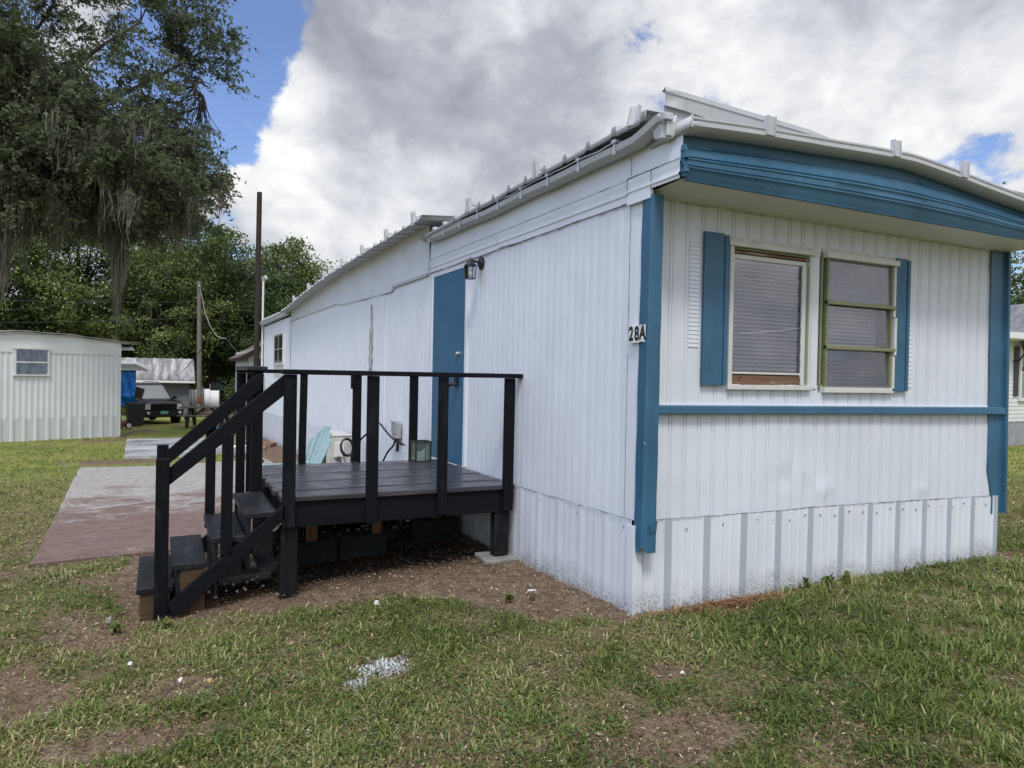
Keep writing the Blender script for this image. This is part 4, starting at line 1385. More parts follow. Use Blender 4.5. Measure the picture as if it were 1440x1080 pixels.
mb = MB(NF).box(0.0, sgn * 0.012, 2.60, W, sgn * 0.026, 2.635)
mb.build('seam_strip', paleskirt, NB)
nw = MB(NF)
U0, U1, Z0, Z1 = 2.10, 3.02, 1.98, 2.70
nw.box(U0, sgn * 0.02, Z0, U0 + 0.05, sgn * 0.06, Z1).box(U1 - 0.05, sgn * 0.02, Z0, U1, sgn * 0.06, Z1)
nw.box(U0 - 0.03, sgn * 0.02, Z1, U1 + 0.03, sgn * 0.075, Z1 + 0.05).box(U0 - 0.03, sgn * 0.02, Z0 - 0.04, U1 + 0.03, sgn * 0.07, Z0)
nw.box(U0, sgn * 0.02, (Z0 + Z1) / 2 - 0.03, U1, sgn * 0.065, (Z0 + Z1) / 2 + 0.01)
NWI = nw.build('window', simple('white_window_frame', (0.68, 0.69, 0.68), None, 0.4), NB)
MB(NF).box(U0 + 0.04, sgn * 0.034, Z0, U1 - 0.04, sgn * 0.040, Z1).build('pane', glassmat('neighbour_glass', (0.90, 0.92, 0.95), 0.9, 0.05), NWI)
t = NT('lace_curtain')
lc = t.ramp(t.noise(10, 4, 0.7, (1, 1, 0.35)), [(0.35, (0.34, 0.37, 0.42)), (0.62, (0.70, 0.73, 0.77))])
MB(NF).box(U0 + 0.04, sgn * 0.022, Z0, U1 - 0.04, sgn * 0.028, Z1).build('curtain', t.done(t.pbr(lc, 0.8)), NWI)

# ---------------------------------------------------------------- black off-road car
CX, CY = -3.34, 33.3
CAR = thing('parked_car', (CX, CY, gz(CX, CY)), 'black boxy off-road car with a green number plate parked on the grass', 'car')
cw = Matrix.Translation((CX, CY, gz(CX, CY))) @ Matrix.Rotation(math.radians(-90 + 20), 4, 'Z')    # local +x = forward
carp = simple('black_car_paint', (0.006, 0.006, 0.007), None, 0.16, 0.0, spec=0.35)
trimp = simple('dark_car_plastic', (0.012, 0.012, 0.013), None, 0.6)
tyre = simple('tyre_rubber', (0.014, 0.014, 0.014), None, 0.85)
lamp = simple('headlamp_lens', (0.74, 0.75, 0.73), (0.55, 0.56, 0.55), 0.12, 0.0, 12)
amber = simple('amber_marker', (0.42, 0.10, 0.03), None, 0.25)
# body: cross sections along x (half width low, half width belt, z low, z belt)
secs = [(-2.36, 0.84, 0.86, 0.52, 1.05), (-2.28, 0.90, 0.92, 0.42, 1.12), (-1.2, 0.93, 0.94, 0.36, 1.13), (0.7, 0.93, 0.94, 0.36, 1.12),
        (1.0, 0.93, 0.93, 0.38, 1.11), (1.95, 0.91, 0.89, 0.42, 1.05), (2.22, 0.88, 0.86, 0.45, 0.99), (2.30, 0.84, 0.82, 0.50, 0.92)]
mb = MB(cw)
rows = []
for x, wl, wb, zl, zb in secs:
    rows.append([(x, -wl + 0.06, zl), (x, -wl, zl + 0.10), (x, -wl - 0.01, (zl + zb) / 2), (x, -wb, zb - 0.10), (x, -wb + 0.07, zb), (x, 0, zb + 0.035), (x, wb - 0.07, zb), (x, wb, zb - 0.10), (x, wl + 0.01, (zl + zb) / 2), (x, wl, zl + 0.10), (x, wl - 0.06, zl), (x, -wl + 0.06, zl)])
mb.grid(rows)
mb.add(rows[0][:-1], [tuple(range(11))])
mb.add(rows[-1][:-1], [tuple(range(11))])
body = mb.build('body', carp, CAR, smooth=35)
# cabin with pillars, roof
gl = [(-2.22, 0.80, 1.12, -2.05, 0.70, 1.72), (1.02, 0.80, 1.12, 0.30, 0.68, 1.73)]
mb = MB(cw)
mb.hexa([(-2.10, -0.74, 1.70), (0.32, -0.72, 1.71), (0.32, 0.72, 1.71), (-2.10, 0.74, 1.70), (-2.0, -0.62, 1.81), (0.14, -0.62, 1.81), (0.14, 0.62, 1.81), (-2.0, 0.62, 1.81)])
for s in (-1, 1):
    mb.beam((1.02, s * 0.82, 1.10), (0.30, s * 0.70, 1.72), 0.07, 0.09)
    for x in (-0.25, -1.25, -2.14):
        mb.beam((x, s * 0.86, 1.10), (x + 0.02, s * 0.72, 1.72), 0.10, 0.05, (1, 0, 0))
mb.build('roof', carp, CAR, bevel=0.03)
_t = NT('car_glass')
_d = _t.n('ShaderNodeBsdfDiffuse')
_d.inputs['Color'].default_value = (0.012, 0.015, 0.018, 1)
_g = _t.n('ShaderNodeBsdfGlossy')
_g.inputs['Roughness'].default_value = 0.03
_m = _t.n('ShaderNodeMixShader')
_m.inputs[0].default_value = 0.30
_t.l(_d.outputs[0], _m.inputs[1])
_t.l(_g.outputs[0], _m.inputs[2])
sky_gl = _t.done(_m.outputs[0])
MB(cw).add([(1.0, -0.77, 1.13), (1.0, 0.77, 1.13), (0.31, 0.66, 1.71), (0.31, -0.66, 1.71)], [(0, 1, 2, 3)]).build('windscreen', sky_gl, CAR, thick=0.01)
for s in (-1, 1):
    MB(cw).add([(0.90, s * 0.845, 1.13), (-2.1, s * 0.86, 1.13), (-2.05, s * 0.72, 1.70), (0.28, s * 0.70, 1.70)], [(0, 1, 2, 3)]).build('side_window', sky_gl, CAR, thick=0.01)
    MB(cw).box(2.22, s * 0.67 - 0.11, 0.70, 2.325, s * 0.67 + 0.11, 0.93).build('headlight', lamp, CAR, bevel=0.02)
    MB(cw).box(2.14, s * 0.84 - 0.05, 0.66, 2.31, s * 0.84 + 0.03, 0.84).build('turn_signal', amber, CAR, bevel=0.015)
    MB(cw).lathe([(0.07, 0), (0.07, 0.03), (0.05, 0.035)], (2.36, s * 0.66, 0.56), (1, 0, 0), 14).build('fog_light', lamp, CAR)
    m = MB(cw).box(0.78, s * 0.95 - 0.02, 1.10, 0.90, s * 1.10, 1.26)
    m.build('wing_mirror', trimp, CAR, bevel=0.03)
    MB(cw).beam((-1.9, s * 0.58, 1.86), (0.0, s * 0.58, 1.86), 0.04, 0.03).build('roof_rail', trimp, CAR, bevel=0.01)
    for x in (1.45, -1.40):
        c = cw @ Vector((x, s * 0.83, 0.38))
        ax = (cw.to_3x3() @ Vector((0, s, 0)))
        w = MB().lathe([(0.24, -0.12), (0.345, -0.12), (0.375, -0.08), (0.375, 0.08), (0.345, 0.115), (0.24, 0.115)], c, ax, 24).build('tyre', tyre, CAR, smooth=40)
        MB().lathe([(0.24, 0.03), (0.235, 0.10), (0.20, 0.075), (0.09, 0.085), (0.05, 0.105)], c, ax, 20).build('rim', M['chrome'], w, smooth=40)
    MB(cw).hexa([(0.95, s * 0.90, 0.36), (1.95, s * 0.88, 0.36), (1.95, s * 0.96, 0.40), (0.95, s * 0.97, 0.40), (1.05, s * 0.90, 0.80), (1.85, s * 0.88, 0.80), (1.85, s * 0.96, 0.78), (1.05, s * 0.97, 0.78)]).build('wheel_arch', trimp, CAR, bevel=0.02)
mb = MB(cw).box(2.20, -0.54, 0.70, 2.30, 0.54, 0.93)
mb.build('grille', trimp, CAR)
mb = MB(cw)
for k in range(8):
    y = -0.51 + k * 1.02 / 7
    mb.box(2.29, y - 0.028, 0.70, 2.325, y + 0.028, 0.93)
mb.box(2.29, -0.55, 0.685, 2.322, 0.55, 0.705).box(2.29, -0.55, 0.925, 2.322, 0.55, 0.945)
mb.build('grille_bars', carp, CAR, bevel=0.006)
MB(cw).hexa([(2.05, -0.93, 0.36), (2.33, -0.80, 0.36), (2.33, 0.80, 0.36), (2.05, 0.93, 0.36), (2.08, -0.94, 0.64), (2.37, -0.82, 0.64), (2.37, 0.82, 0.64), (2.08, 0.94, 0.64)]).build('bumper', trimp, CAR, bevel=0.03)
MB(cw).box(2.372, -0.16, 0.50, 2.385, 0.16, 0.64).build('number_plate', simple('green_plate', (0.10, 0.32, 0.22), (0.30, 0.50, 0.42), 0.4, 0, 14), CAR)

# ---------------------------------------------------------------- awning, tarp, bin behind the neighbour
AW = thing('awning', (-3.6, 31.2, gz(-3.6, 31) + 2.1), 'white metal awning above the blue tarp, at the neighbour home', 'awning')
ac, az = Vector((-3.70, 30.9, 0)), gz(-3.7, 31)
wr = paint_metal('white_awning_paint', (0.74, 0.75, 0.75), 0.4, None, streak=0.1, dent=0.2)
MB().hexa([(-6.2, 29.6, 1.62), (-3.62, 29.6, 1.62), (-3.05, 29.75, 1.34), (-6.2, 29.6, 1.34), (-6.2, 33.0, 1.72), (-3.62, 33.0, 1.72), (-3.05, 33.0, 1.44), (-6.2, 33.0, 1.44)]).build('roof', wr, AW, bevel=0.02)
for x, y in ((-3.72, 32.6),):
    MB().tube([(x, y, gz(x, y)), (x, y, 1.40)], 0.03, 8).build('post', grey, AW)
tm = NT('blue_tarp')
tc = tm.ramp(tm.noise(2.0, 4, 0.6), [(0.3, (0.005, 0.20, 0.74)), (0.7, (0.014, 0.30, 0.88))])
tarpm = tm.done(tm.pbr(tc, 0.32, 0, tm.bump(tm.noise(2.5, 4, 0.6), 0.5, 0.03)))
rows = []
for k in range(15):
    z = lerp(-0.15, 1.36, k / 14)
    rows.append([(lerp(-5.6, -3.64, j / 24) + 0.02 * math.sin(k), 29.95 + 0.05 * math.sin(j * 1.7 + k * 0.5) + 0.05 * mnoise.noise(Vector((j * .5, k * .6, 2))) + (0.10 * math.sin(k * 1.2) if k < 5 else 0), z) for j in range(25)])
tag(MB().grid(rows).build('blue_tarp', tarpm, None, smooth=60, thick=0.004), 'bright blue tarp hanging as a wall under the white awning', 'tarp')
BIN = thing('trash_bin', (-3.65, 29.4, gz(-3.65, 29.4)), 'black wheeled trash bin standing before the blue tarp', 'trash bin')
bz0 = gz(-3.6, 29.4)
binm = simple('black_bin_plastic', (0.022, 0.024, 0.030), (0.030, 0.032, 0.038), 0.5, 0, 5)
fb = Matrix.Translation((-3.60, 29.35, bz0)) @ Matrix.Rotation(0.2, 4, 'Z')
MB(fb).hexa([(-0.27, -0.27, 0.05), (0.25, -0.27, 0.05), (0.25, 0.27, 0.05), (-0.27, 0.27, 0.05), (-0.34, -0.34, 0.93), (0.32, -0.34, 0.93), (0.32, 0.34, 0.93), (-0.34, 0.34, 0.93)]).build('body', binm, BIN, bevel=0.03)
MB(fb).hexa([(-0.37, -0.37, 0.932), (0.36, -0.37, 0.932), (0.36, 0.36, 0.932), (-0.37, 0.36, 0.932), (-0.34, -0.34, 1.0), (0.33, -0.34, 0.98), (0.33, 0.34, 0.98), (-0.34, 0.34, 1.0)]).build('lid', binm, BIN, bevel=0.02)
MB(fb).beam((-0.30, 0.41, 0.90), (0.30, 0.41, 0.90), 0.04, 0.04).build('handle', binm, BIN, bevel=0.01)
for s in (-1, 1):
    MB(fb).lathe([(0.12, -0.03), (0.13, 0.0), (0.12, 0.03)], (0.28 * s, 0.28, 0.13), (1, 0, 0), 16).build('wheel', tyre, BIN)
MO = thing('lawn_mower', (-4.05, 27.2, gz(-4, 27.2)), 'red lawn mower with white wheel hubs, half hidden at the corner of the neighbour home', 'lawn mower')
fm = Matrix.Translation((-4.10, 27.2, gz(-4, 27.2))) @ Matrix.Rotation(0.5, 4, 'Z')
MB(fm).hexa([(-0.45, -0.26, 0.12), (0.28, -0.26, 0.12), (0.28, 0.26, 0.12), (-0.45, 0.26, 0.12), (-0.40, -0.22, 0.30), (0.22, -0.22, 0.30), (0.22, 0.22, 0.30), (-0.40, 0.22, 0.30)]).build('deck', simple('red_mower_paint', (0.22, 0.03, 0.02), None, 0.4), MO, bevel=0.03)
MB(fm).lathe([(0.14, 0), (0.15, 0.08), (0.13, 0.18), (0.05, 0.22)], (-0.05, 0, 0.30), (0, 0, 1), 16).build('engine', M['black'], MO)
for x, y in ((-0.36, -0.32), (-0.36, 0.32), (0.22, -0.32), (0.22, 0.32)):
    w = MB(fm).lathe([(0.13, -0.025), (0.14, 0.0), (0.13, 0.025)], (x, y, 0.14), (0, 1, 0), 18).build('wheel', tyre, MO)
    MB(fm).lathe([(0.095, -0.030), (0.095, 0.030)], (x, y, 0.14), (0, 1, 0), 16).build('hub', wp, w)
MB(fm).tube([(-0.40, -0.2, 0.3), (-1.0, -0.2, 0.95), (-1.0, 0.2, 0.95), (-0.40, 0.2, 0.3)], 0.014, 8).build('handlebar', M['black'], MO)

# ---------------------------------------------------------------- shed, fence panels, far shed
SH = thing('shed', (-3.5, 43.5, gz(-3, 42)), 'grey shed with a stained corrugated metal roof behind the black car', 'shed')
rt = NT('stained_corrugated_roof')
rc = rt.ramp(rt.noise(2.0, 6, 0.75, (1.8, 0.25, 0.35)), [(0.36, (0.11, 0.105, 0.10)), (0.52, (0.25, 0.25, 0.25)), (0.66, (0.50, 0.50, 0.51))])
rooft = rt.done(rt.pbr(rc, 0.6, 0.1))
x0, x1 = -6.5, -0.98
rows = []
cols = rib_columns(x0, x1, 0.46, [(0, 0), (0.12, 0.0), (0.18, 0.022), (0.26, 0.022), (0.32, 0.0)], x0)
for t_ in (0.0, 1.0):
    rows.append([(x, lerp(39.9, 42.1, t_) - (x + 1) * 0.33, lerp(0.80, 2.02, t_) + d) for x, d in cols])
rows.append([(x, 44.4 - (x + 1) * 0.33, 0.80 + d) for x, d in cols])
MB().grid(rows).build('roof', rooft, SH, smooth=25, thick=0.03)
gw = simple('slate_grey_wall', (0.125, 0.128, 0.150), (0.10, 0.103, 0.12), 0.75, 0, 3)
sf = Matrix.Translation((-1.2, 40.4, gz(-1, 40.4))) @ Matrix.Rotation(math.atan2(-0.33, 1), 4, 'Z')
MB().hexa([(-6.4, 42.2, -1.3), (-1.26, 40.45, -1.3), (-1.26, 44.0, -1.3), (-6.4, 45.6, -1.3), (-6.4, 42.2, 0.76), (-1.26, 40.45, 0.76), (-1.26, 44.0, 0.76), (-6.4, 45.6, 0.76)]).build('wall', gw, SH)
MB().hexa([(-6.4, 41.72, 0.66), (-0.98, 39.86, 0.66), (-0.98, 39.90, 0.66), (-6.4, 41.76, 0.66), (-6.4, 41.72, 0.785), (-0.98, 39.86, 0.785), (-0.98, 39.90, 0.785), (-6.4, 41.76, 0.785)]).build('fascia', wr, SH)
FN = thing('metal_fence', (-0.4, 44.3, gz(0, 44)), 'low fence of two white ribbed metal panels behind the utility pole', 'fence')
for u0, u1, zt in ((-1.22, -0.42, 0.18), (-0.30, 0.02, 0.24), (0.04, 0.52, 0.16)):
    cols = rib_columns(u0, u1, 0.15, [(0, 0), (0.06, 0), (0.075, 0.02), (0.10, 0.02), (0.115, 0)])
    MB().grid([[(x, 44.5 - (x + 1.2) * 0.45 - d, z) for x, d in cols] for z in (gz(0, 44) - 0.05, zt)]).build('panel', wr, FN, smooth=25, thick=0.01)
for x, zt in ((-0.36, 0.35), (0.03, 0.55), (0.54, 0.2)):
    MB().box(x - 0.04, 44.52 - (x + 1.2) * 0.45, gz(0, 44) - 0.1, x + 0.04, 44.60 - (x + 1.2) * 0.45, zt).build('post', M['concrete'], FN)
FS2 = thing('far_shed', (1.5, 60, gz(1, 59)), 'distant low shed with blue-green metal roof at the edge of the trees', 'shed')
gt = NT('blue_green_metal')
gc = gt.ramp(gt.noise(1.0, 5, 0.7, (0.3, 1, 3)), [(0.38, (0.09, 0.15, 0.17)), (0.52, (0.20, 0.28, 0.30)), (0.68, (0.42, 0.50, 0.52))])
cols = rib_columns(-0.8, 3.6, 0.3, [(0, 0), (0.1, 0), (0.13, 0.03), (0.2, 0.03), (0.23, 0)])
MB().grid([[(x, 58.6, -0.25 + d) for x, d in cols], [(x, 60.6, 0.98 + d) for x, d in cols], [(x, 62.6, -0.25 + d) for x, d in cols]]).build('roof', gt.done(gt.pbr(gc, 0.4, 0.2)), FS2, thick=0.02)
MB().box(-0.6, 59.0, gz(0, 59) - 0.1, 3.4, 62.2, -0.10).build('wall', simple('weathered_dark_boards', (0.08, 0.085, 0.08), (0.13, 0.13, 0.12), 0.9), FS2)

# ---------------------------------------------------------------- brown-roofed house behind
BH = thing('brown_roof_house', (4.6, 30.5, gz(4, 30)), 'white sided house with a brown gable roof, just left behind the white home', 'house')
sid = paint_metal('white_lap_siding', (0.68, 0.68, 0.66), 0.5, None, streak=0.15, dent=0.1)


def lap(x0, x1, y, z0, z1, step=0.115, ztop=None):
    mb = MB()
    z = z0
    while z < z1 - 1e-4:
        zz = min(z + step, z1)
        mb.add([(x0, y - 0.012, z), (x1, y - 0.012, z), (x1, y, zz), (x0, y, zz), (x0, y, z), (x1, y, z)], [(0, 1, 2, 3), (4, 5, 1, 0)])
        z = zz
    return mb


lap(0.62, 9.0, 28.2, gz(1, 28), 2.05).build('wall', sid, BH)
mb = MB().prism([(0.62, 28.21, 2.0), (9.0, 28.21, 2.0), (9.0, 28.21, 2.05), (4.8, 28.21, 4.6), (0.62, 28.21, 2.28)], (0, 0.05, 0))
mb.build('gable', sid, BH)
MB().box(0.62, 28.3, gz(1, 28), 0.67, 34, 2.3).build('wall', sid, BH)
brown = simple('brown_fascia_board', (0.035, 0.021, 0.015), (0.055, 0.034, 0.024), 0.7, 0, 6)
shing = simple('brown_shingles', (0.085, 0.06, 0.048), (0.13, 0.10, 0.085), 0.9, 0, 14, 0.4, 30)
mb = MB().prism([(0.38, 27.75, 1.86), (4.8, 27.75, 4.62), (4.8, 27.75, 4.76), (0.28, 27.75, 1.98)], (0, 6.6, 0)).prism([(4.801, 27.75, 4.62), (9.3, 27.75, 1.9), (9.4, 27.75, 2.02), (4.801, 27.75, 4.76)], (0, 6.6, 0))
mb.build('roof', shing, BH)
MB().prism([(0.36, 27.70, 1.84), (4.8, 27.70, 4.55), (4.8, 27.70, 4.78), (0.25, 27.70, 2.0)], (0, 0.045, 0)).prism([(0.60, 27.76, 1.98), (4.7, 27.76, 4.5), (4.7, 27.76, 4.56), (0.5, 27.76, 1.97)], (0, 0.44, 0)).build('barge_board', brown, BH)
bwin = MB().box(0.86, 28.14, 1.20, 1.66, 28.186, 2.02).build('window', simple('white_house_frame', (0.65, 0.65, 0.63), None, 0.5), BH)
MB().box(0.92, 28.12, 1.26, 1.60, 28.139, 1.96).build('pane', simple('dark_house_glass', (0.03, 0.035, 0.04), None, 0.1), bwin)

# ---------------------------------------------------------------- house at the right edge
RH = thing('white_house', (20, 10, gz(20, 8)), 'white sided house with grey shingle roof, dark shutter and grey skirting at the right edge', 'house')
rz = gz(18, 7.7) - 0.02
lap(15.2, 28.0, 7.70, 0.46, 2.80, 0.105).build('wall', sid, RH)
MB().box(15.2, 7.72, rz, 15.25, 14, 2.8).box(28, 7.72, rz, 28.05, 14, 2.8).box(15.25, 13.9, rz, 28, 14, 2.8).build('wall', sid, RH)
cols = rib_columns(15.2, 28.0, 0.26, [(0, 0), (0.18, 0), (0.20, 0.025), (0.235, 0.025), (0.255, 0)])
gsk = simple('grey_metal_skirt', (0.26, 0.27, 0.29), (0.33, 0.34, 0.36), 0.5, 0, 4)
MB().grid([[(x, 7.71 - d, z) for x, d in cols] for z in (rz, 0.46)]).build('skirting', gsk, RH, smooth=25)
gsh = simple('grey_shingles', (0.22, 0.22, 0.225), (0.12, 0.12, 0.125), 0.9, 0, 5, 0.6, 30)
mb = MB().hexa([(14.8, 7.2, 2.72), (28.4, 7.2, 2.72), (28.4, 10.8, 3.74), (14.8, 10.8, 3.74), (14.8, 7.2, 2.80), (28.4, 7.2, 2.80), (28.4, 10.8, 3.82), (14.8, 10.8, 3.82)])
mb.hexa([(14.8, 10.81, 3.74), (28.4, 10.81, 3.74), (28.4, 14.5, 2.72), (14.8, 14.5, 2.72), (14.8, 10.81, 3.82), (28.4, 10.81, 3.82), (28.4, 14.5, 2.80), (14.8, 14.5, 2.80)])
mb.build('roof', gsh, RH)
MB().box(14.8, 7.16, 2.66, 17.95, 7.198, 2.82).box(14.8, 7.2, 2.64, 28.4, 7.7, 2.66).build('fascia', wr, RH)
# porch gable breaking the eave
lapg = MB().prism([(18.15, 7.55, 2.70), (20.4, 7.55, 2.70), (19.28, 7.55, 3.55)], (0, 0.05, 0))
lapg.build('gable', sid, RH)
MB().prism([(17.95, 7.22, 2.68), (19.28, 7.22, 3.62), (20.6, 7.22, 2.68), (20.6, 7.22, 2.80), (19.28, 7.22, 3.74), (17.95, 7.22, 2.80)], (0, 0.05, 0)).build('barge_board', wr, RH)
MB().prism([(17.97, 7.271, 2.70), (19.28, 7.271, 3.63), (20.58, 7.271, 2.70), (20.58, 7.271, 2.815), (19.28, 7.271, 3.755), (17.97, 7.271, 2.815)], (0, 2.6, 0)).build('porch_roof', gsh, RH)
MB().box(18.05, 7.66, 1.15, 18.24, 7.684, 2.50).build('shutter', simple('charcoal_shutter', (0.045, 0.045, 0.055), None, 0.6), RH)
wv_ = MB().box(18.27, 7.63, 1.02, 18.34, 7.684, 2.56).box(19.6, 7.63, 1.02, 19.67, 7.684, 2.56).box(18.34, 7.63, 2.48, 19.6, 7.684, 2.56).box(18.34, 7.63, 1.02, 19.6, 7.684, 1.10).box(18.34, 7.64, 1.77, 19.6, 7.684, 1.82)
RWI = wv_.build('window', simple('white_vinyl_frame', (0.72, 0.72, 0.70), None, 0.4), RH)
MB().box(18.34, 7.660, 1.10, 19.6, 7.668, 2.48).build('pane', simple('curtained_glass', (0.30, 0.36, 0.35), (0.22, 0.27, 0.27), 0.12, 0, 2.5), RWI)
MB().box(18.33, 7.60, 1.86, 18.46, 7.628, 1.94).build('sticker', simple('dark_red_sticker', (0.22, 0.03, 0.04), None, 0.5), RWI)
PL = thing('porch_lamp', (17.95, 7.4, 2.3), 'black carriage lamp on the wall of the white house at the right edge', 'lantern')
mb = MB().tube([(18.02, 7.68, 2.10), (18.03, 7.56, 2.10), (18.10, 7.46, 2.28), (18.13, 7.45, 2.36)], 0.025, 8)
mb.build('bracket', M['black'], PL)
MB().lathe([(0.06, 0), (0.12, 0.22), (0.15, 0.26), (0.06, 0.34), (0.02, 0.42)], (18.15, 7.45, 2.36), (0, 0, 1), 6).build('lamp_head', simple('smoky_lamp_glass', (0.06, 0.055, 0.055), None, 0.3), PL)

# ---------------------------------------------------------------- picnic table
PT = thing('picnic_table', (-1.02, 26.5, gz(-1.0, 26.5)), 'weathered grey picnic table with attached benches on the grass before the car', 'picnic table')
pw = wood('weathered_table_wood', (0.16, 0.145, 0.125), (0.085, 0.075, 0.065), 0.8, 'X', 0.3)
dk = simple('dark_table_frame', (0.035, 0.03, 0.028), (0.06, 0.05, 0.045), 0.8, 0, 8)
pf = Matrix.Translation((-1.02, 26.5, gz(-1.0, 26.5))) @ Matrix.Rotation(-0.26, 4, 'Z')
mb = MB(pf)
for k in range(5):
    mb.box(-0.95, -0.37 + k * 0.15, 0.72, 0.95, -0.37 + k * 0.15 + 0.14, 0.76)
mb.build('tabletop', pw, PT, bevel=0.006)
for s in (-1, 1):
    MB(pf).box(-0.95, s * 0.66 - 0.14, 0.42, 0.95, s * 0.66 + 0.14, 0.46).build('bench', pw, PT, bevel=0.006)
    for x in (-0.62, 0.62):
        MB(pf).beam((x, s * 0.60, 0.0), (x, s * 0.20, 0.715), 0.05, 0.10, (1, 0, 0)).build('leg', dk, PT, bevel=0.004)
        MB(pf).box(x - 0.03, s * 0.70, 0.0, x + 0.03, s * 0.76, 0.418).build('leg', dk, PT, bevel=0.004)
for x in (-0.62, 0.62):
    MB(pf).box(x - 0.055, -0.80, 0.33, x - 0.027, 0.80, 0.415).build('cross_rail', dk, PT, bevel=0.004)
MB(pf).beam((-0.6, 0, 0.36), (-0.1, 0, 0.71), 0.05, 0.08).beam((0.6, 0, 0.36), (0.1, 0, 0.71), 0.05, 0.08).build('brace', dk, PT, bevel=0.004)
rows = [[(-0.98 + j * 0.09 + 0.02 * math.sin(i * 3), 23.4 + i * 0.10, gz(-.8, 23.5) + 0.05 + 0.045 * mnoise.noise(Vector((i * .9, j * .8, 7)))) for j in range(7)] for i in range(7)]
tag(MB().grid(rows).build('crumpled_sheet', tarpm, None, smooth=60, thick=0.005), 'small crumpled blue sheet lying on the grass near the picnic table', 'sheet')

# ---------------------------------------------------------------- poles and wires
pgrey = wood('weathered_grey_pole', (0.21, 0.19, 0.165), (0.13, 0.115, 0.10), 0.85, 'Z', 0.4)
UP = thing('utility_pole', (-0.88, 37.9, gz(-0.9, 37.9)), 'weathered grey utility pole rising in front of the trees', 'utility pole')
MB().tube([(-0.83, 37.85, gz(-.8, 38) - 0.05), (-0.87, 37.9, 2.5), (-0.92, 37.97, 6.15)], [0.13, 0.118, 0.095], 14).build('pole', pgrey, UP, smooth=50)
MB().tube([(-0.92, 37.84, 5.85), (-0.92, 37.70, 5.88)], 0.04, 8).build('insulator', M['galv'], UP)
MB().box(-0.97, 37.68, -0.30, -0.72, 37.72, -0.05).build('marker', simple('orange_marker', (0.22, 0.06, 0.035), None, 0.7), UP)
pbr_ = wood('dark_brown_pole', (0.040, 0.029, 0.024), (0.022, 0.016, 0.014), 0.8, 'Z', 0.4)
BP = thing('service_pole', (-0.12, 18.6, gz(0, 18.6)), 'dark brown wooden service pole standing at the far end of the white home', 'pole')
MB().tube([(-0.145, 18.60, gz(0, 18.6) - 0.05), (-0.14, 18.60, 3.2), (-0.125, 18.60, 6.70)], [0.085, 0.08, 0.072], 14).build('pole', pbr_, BP, smooth=50)
MB().box(-0.05, 18.45, 4.25, 0.03, 18.50, 4.45).build('bracket', M['black'], BP)


def wire(name, a, b, sag, r, mat, label):
    a, b = Vector(a), Vector(b)
    pts = [a.lerp(b, k / 20) - Vector((0, 0, sag * 4 * (k / 20) * (1 - k / 20))) for k in range(21)]
    return tag(MB().tube(pts, r, 5).build(name, mat, None), label, 'wire')


gwm = simple('grey_wire', (0.05, 0.052, 0.05), None, 0.6)
wire('power_line', (-0.92, 37.88, 5.05), (-26, 33, 4.9), 0.6, 0.011, gwm, 'upper grey power line running left from the utility pole across the trees')
wire('power_line', (-0.92, 37.88, 4.20), (-26, 33, 2.9), 0.4, 0.011, gwm, 'lower grey power line running left from the utility pole across the trees')
wire('power_line', (-0.90, 37.88, 5.02), (14, 40, 4.3), 0.3, 0.011, gwm, 'upper grey power line running right from the utility pole behind the brown pole')
wire('power_line', (-0.90, 37.88, 4.18), (14, 40, 3.5), 0.2, 0.011, gwm, 'lower grey power line running right from the utility pole behind the brown pole')
wire('power_line', (-0.95, 37.85, 5.9), (-20, 26.0, 2.6), 0.8, 0.009, gwm, 'slanting thin wire dropping left from the top of the utility pole')
wht = simple('pale_cable', (0.36, 0.36, 0.34), None, 0.6)
tag(MB().tube([(-0.93, 37.83, 5.95), (-0.78, 37.8, 5.3), (-0.62, 37.8, 4.5), (-0.38, 37.7, 3.8), (-0.05, 37.6, 3.25), (0.25, 37.5, 3.12), (0.42, 37.5, 3.14)], 0.020, 6).build('service_drop', wht, None), 'pale loose cable hanging in a curve from the utility pole', 'wire')
wire('guy_wire', (0.42, 37.5, 3.15), (2.4, 35, 0.4), 0.05, 0.014, gwm, 'thin straight wire slanting down towards the brown-roofed house')
wire('service_cable', (-0.06, 18.52, 4.85), (1.25, 18.3, 4.0), 0.1, 0.016, M['black'], 'black cable dropping right from the brown pole to the white roof')
wire('service_cable', (-0.14, 18.52, 4.75), (-1.9, 30, 1.3), 0.3, 0.014, M['black'], 'black cable dropping left from the brown pole towards the trees')
# ---------------------------------------------------------------- foliage
def leaf_quads(C, size, up=0.3, aspect=0.55, r=None):
    """one pointed four-cornered leaf per centre"""
    r = r or rng
    n = len(C)
    nrm = r.normal(size=(n, 3))
    nrm[:, 2] += up * 2
    nrm /= np.linalg.norm(nrm, axis=1)[:, None]
    a = r.normal(size=(n, 3))
    a -= nrm * np.sum(a * nrm, axis=1)[:, None]
    a /= np.linalg.norm(a, axis=1)[:, None]
    b = np.cross(nrm, a)
    s = size[:, None]
    V = np.empty((n, 4, 3))
    V[:, 0] = C - a * s * 0.5
    V[:, 1] = C + b * s * 0.5 * aspect + nrm * s * 0.06
    V[:, 2] = C + a * s * 0.5
    V[:, 3] = C - b * s * 0.5 * aspect + nrm * s * 0.06
    F = np.arange(n * 4)
    return V.reshape(-1, 3), F, np.full(n, 4)


def leaves_object(name, C, size, tint, mat, parent=None, up=0.3, aspect=0.55, world=None):
    V, F, L = leaf_quads(C, size, up, aspect)
    return np_mesh(name, V, F, L, mat, parent, {'tint': np.repeat(tint, 4)}, False, world)


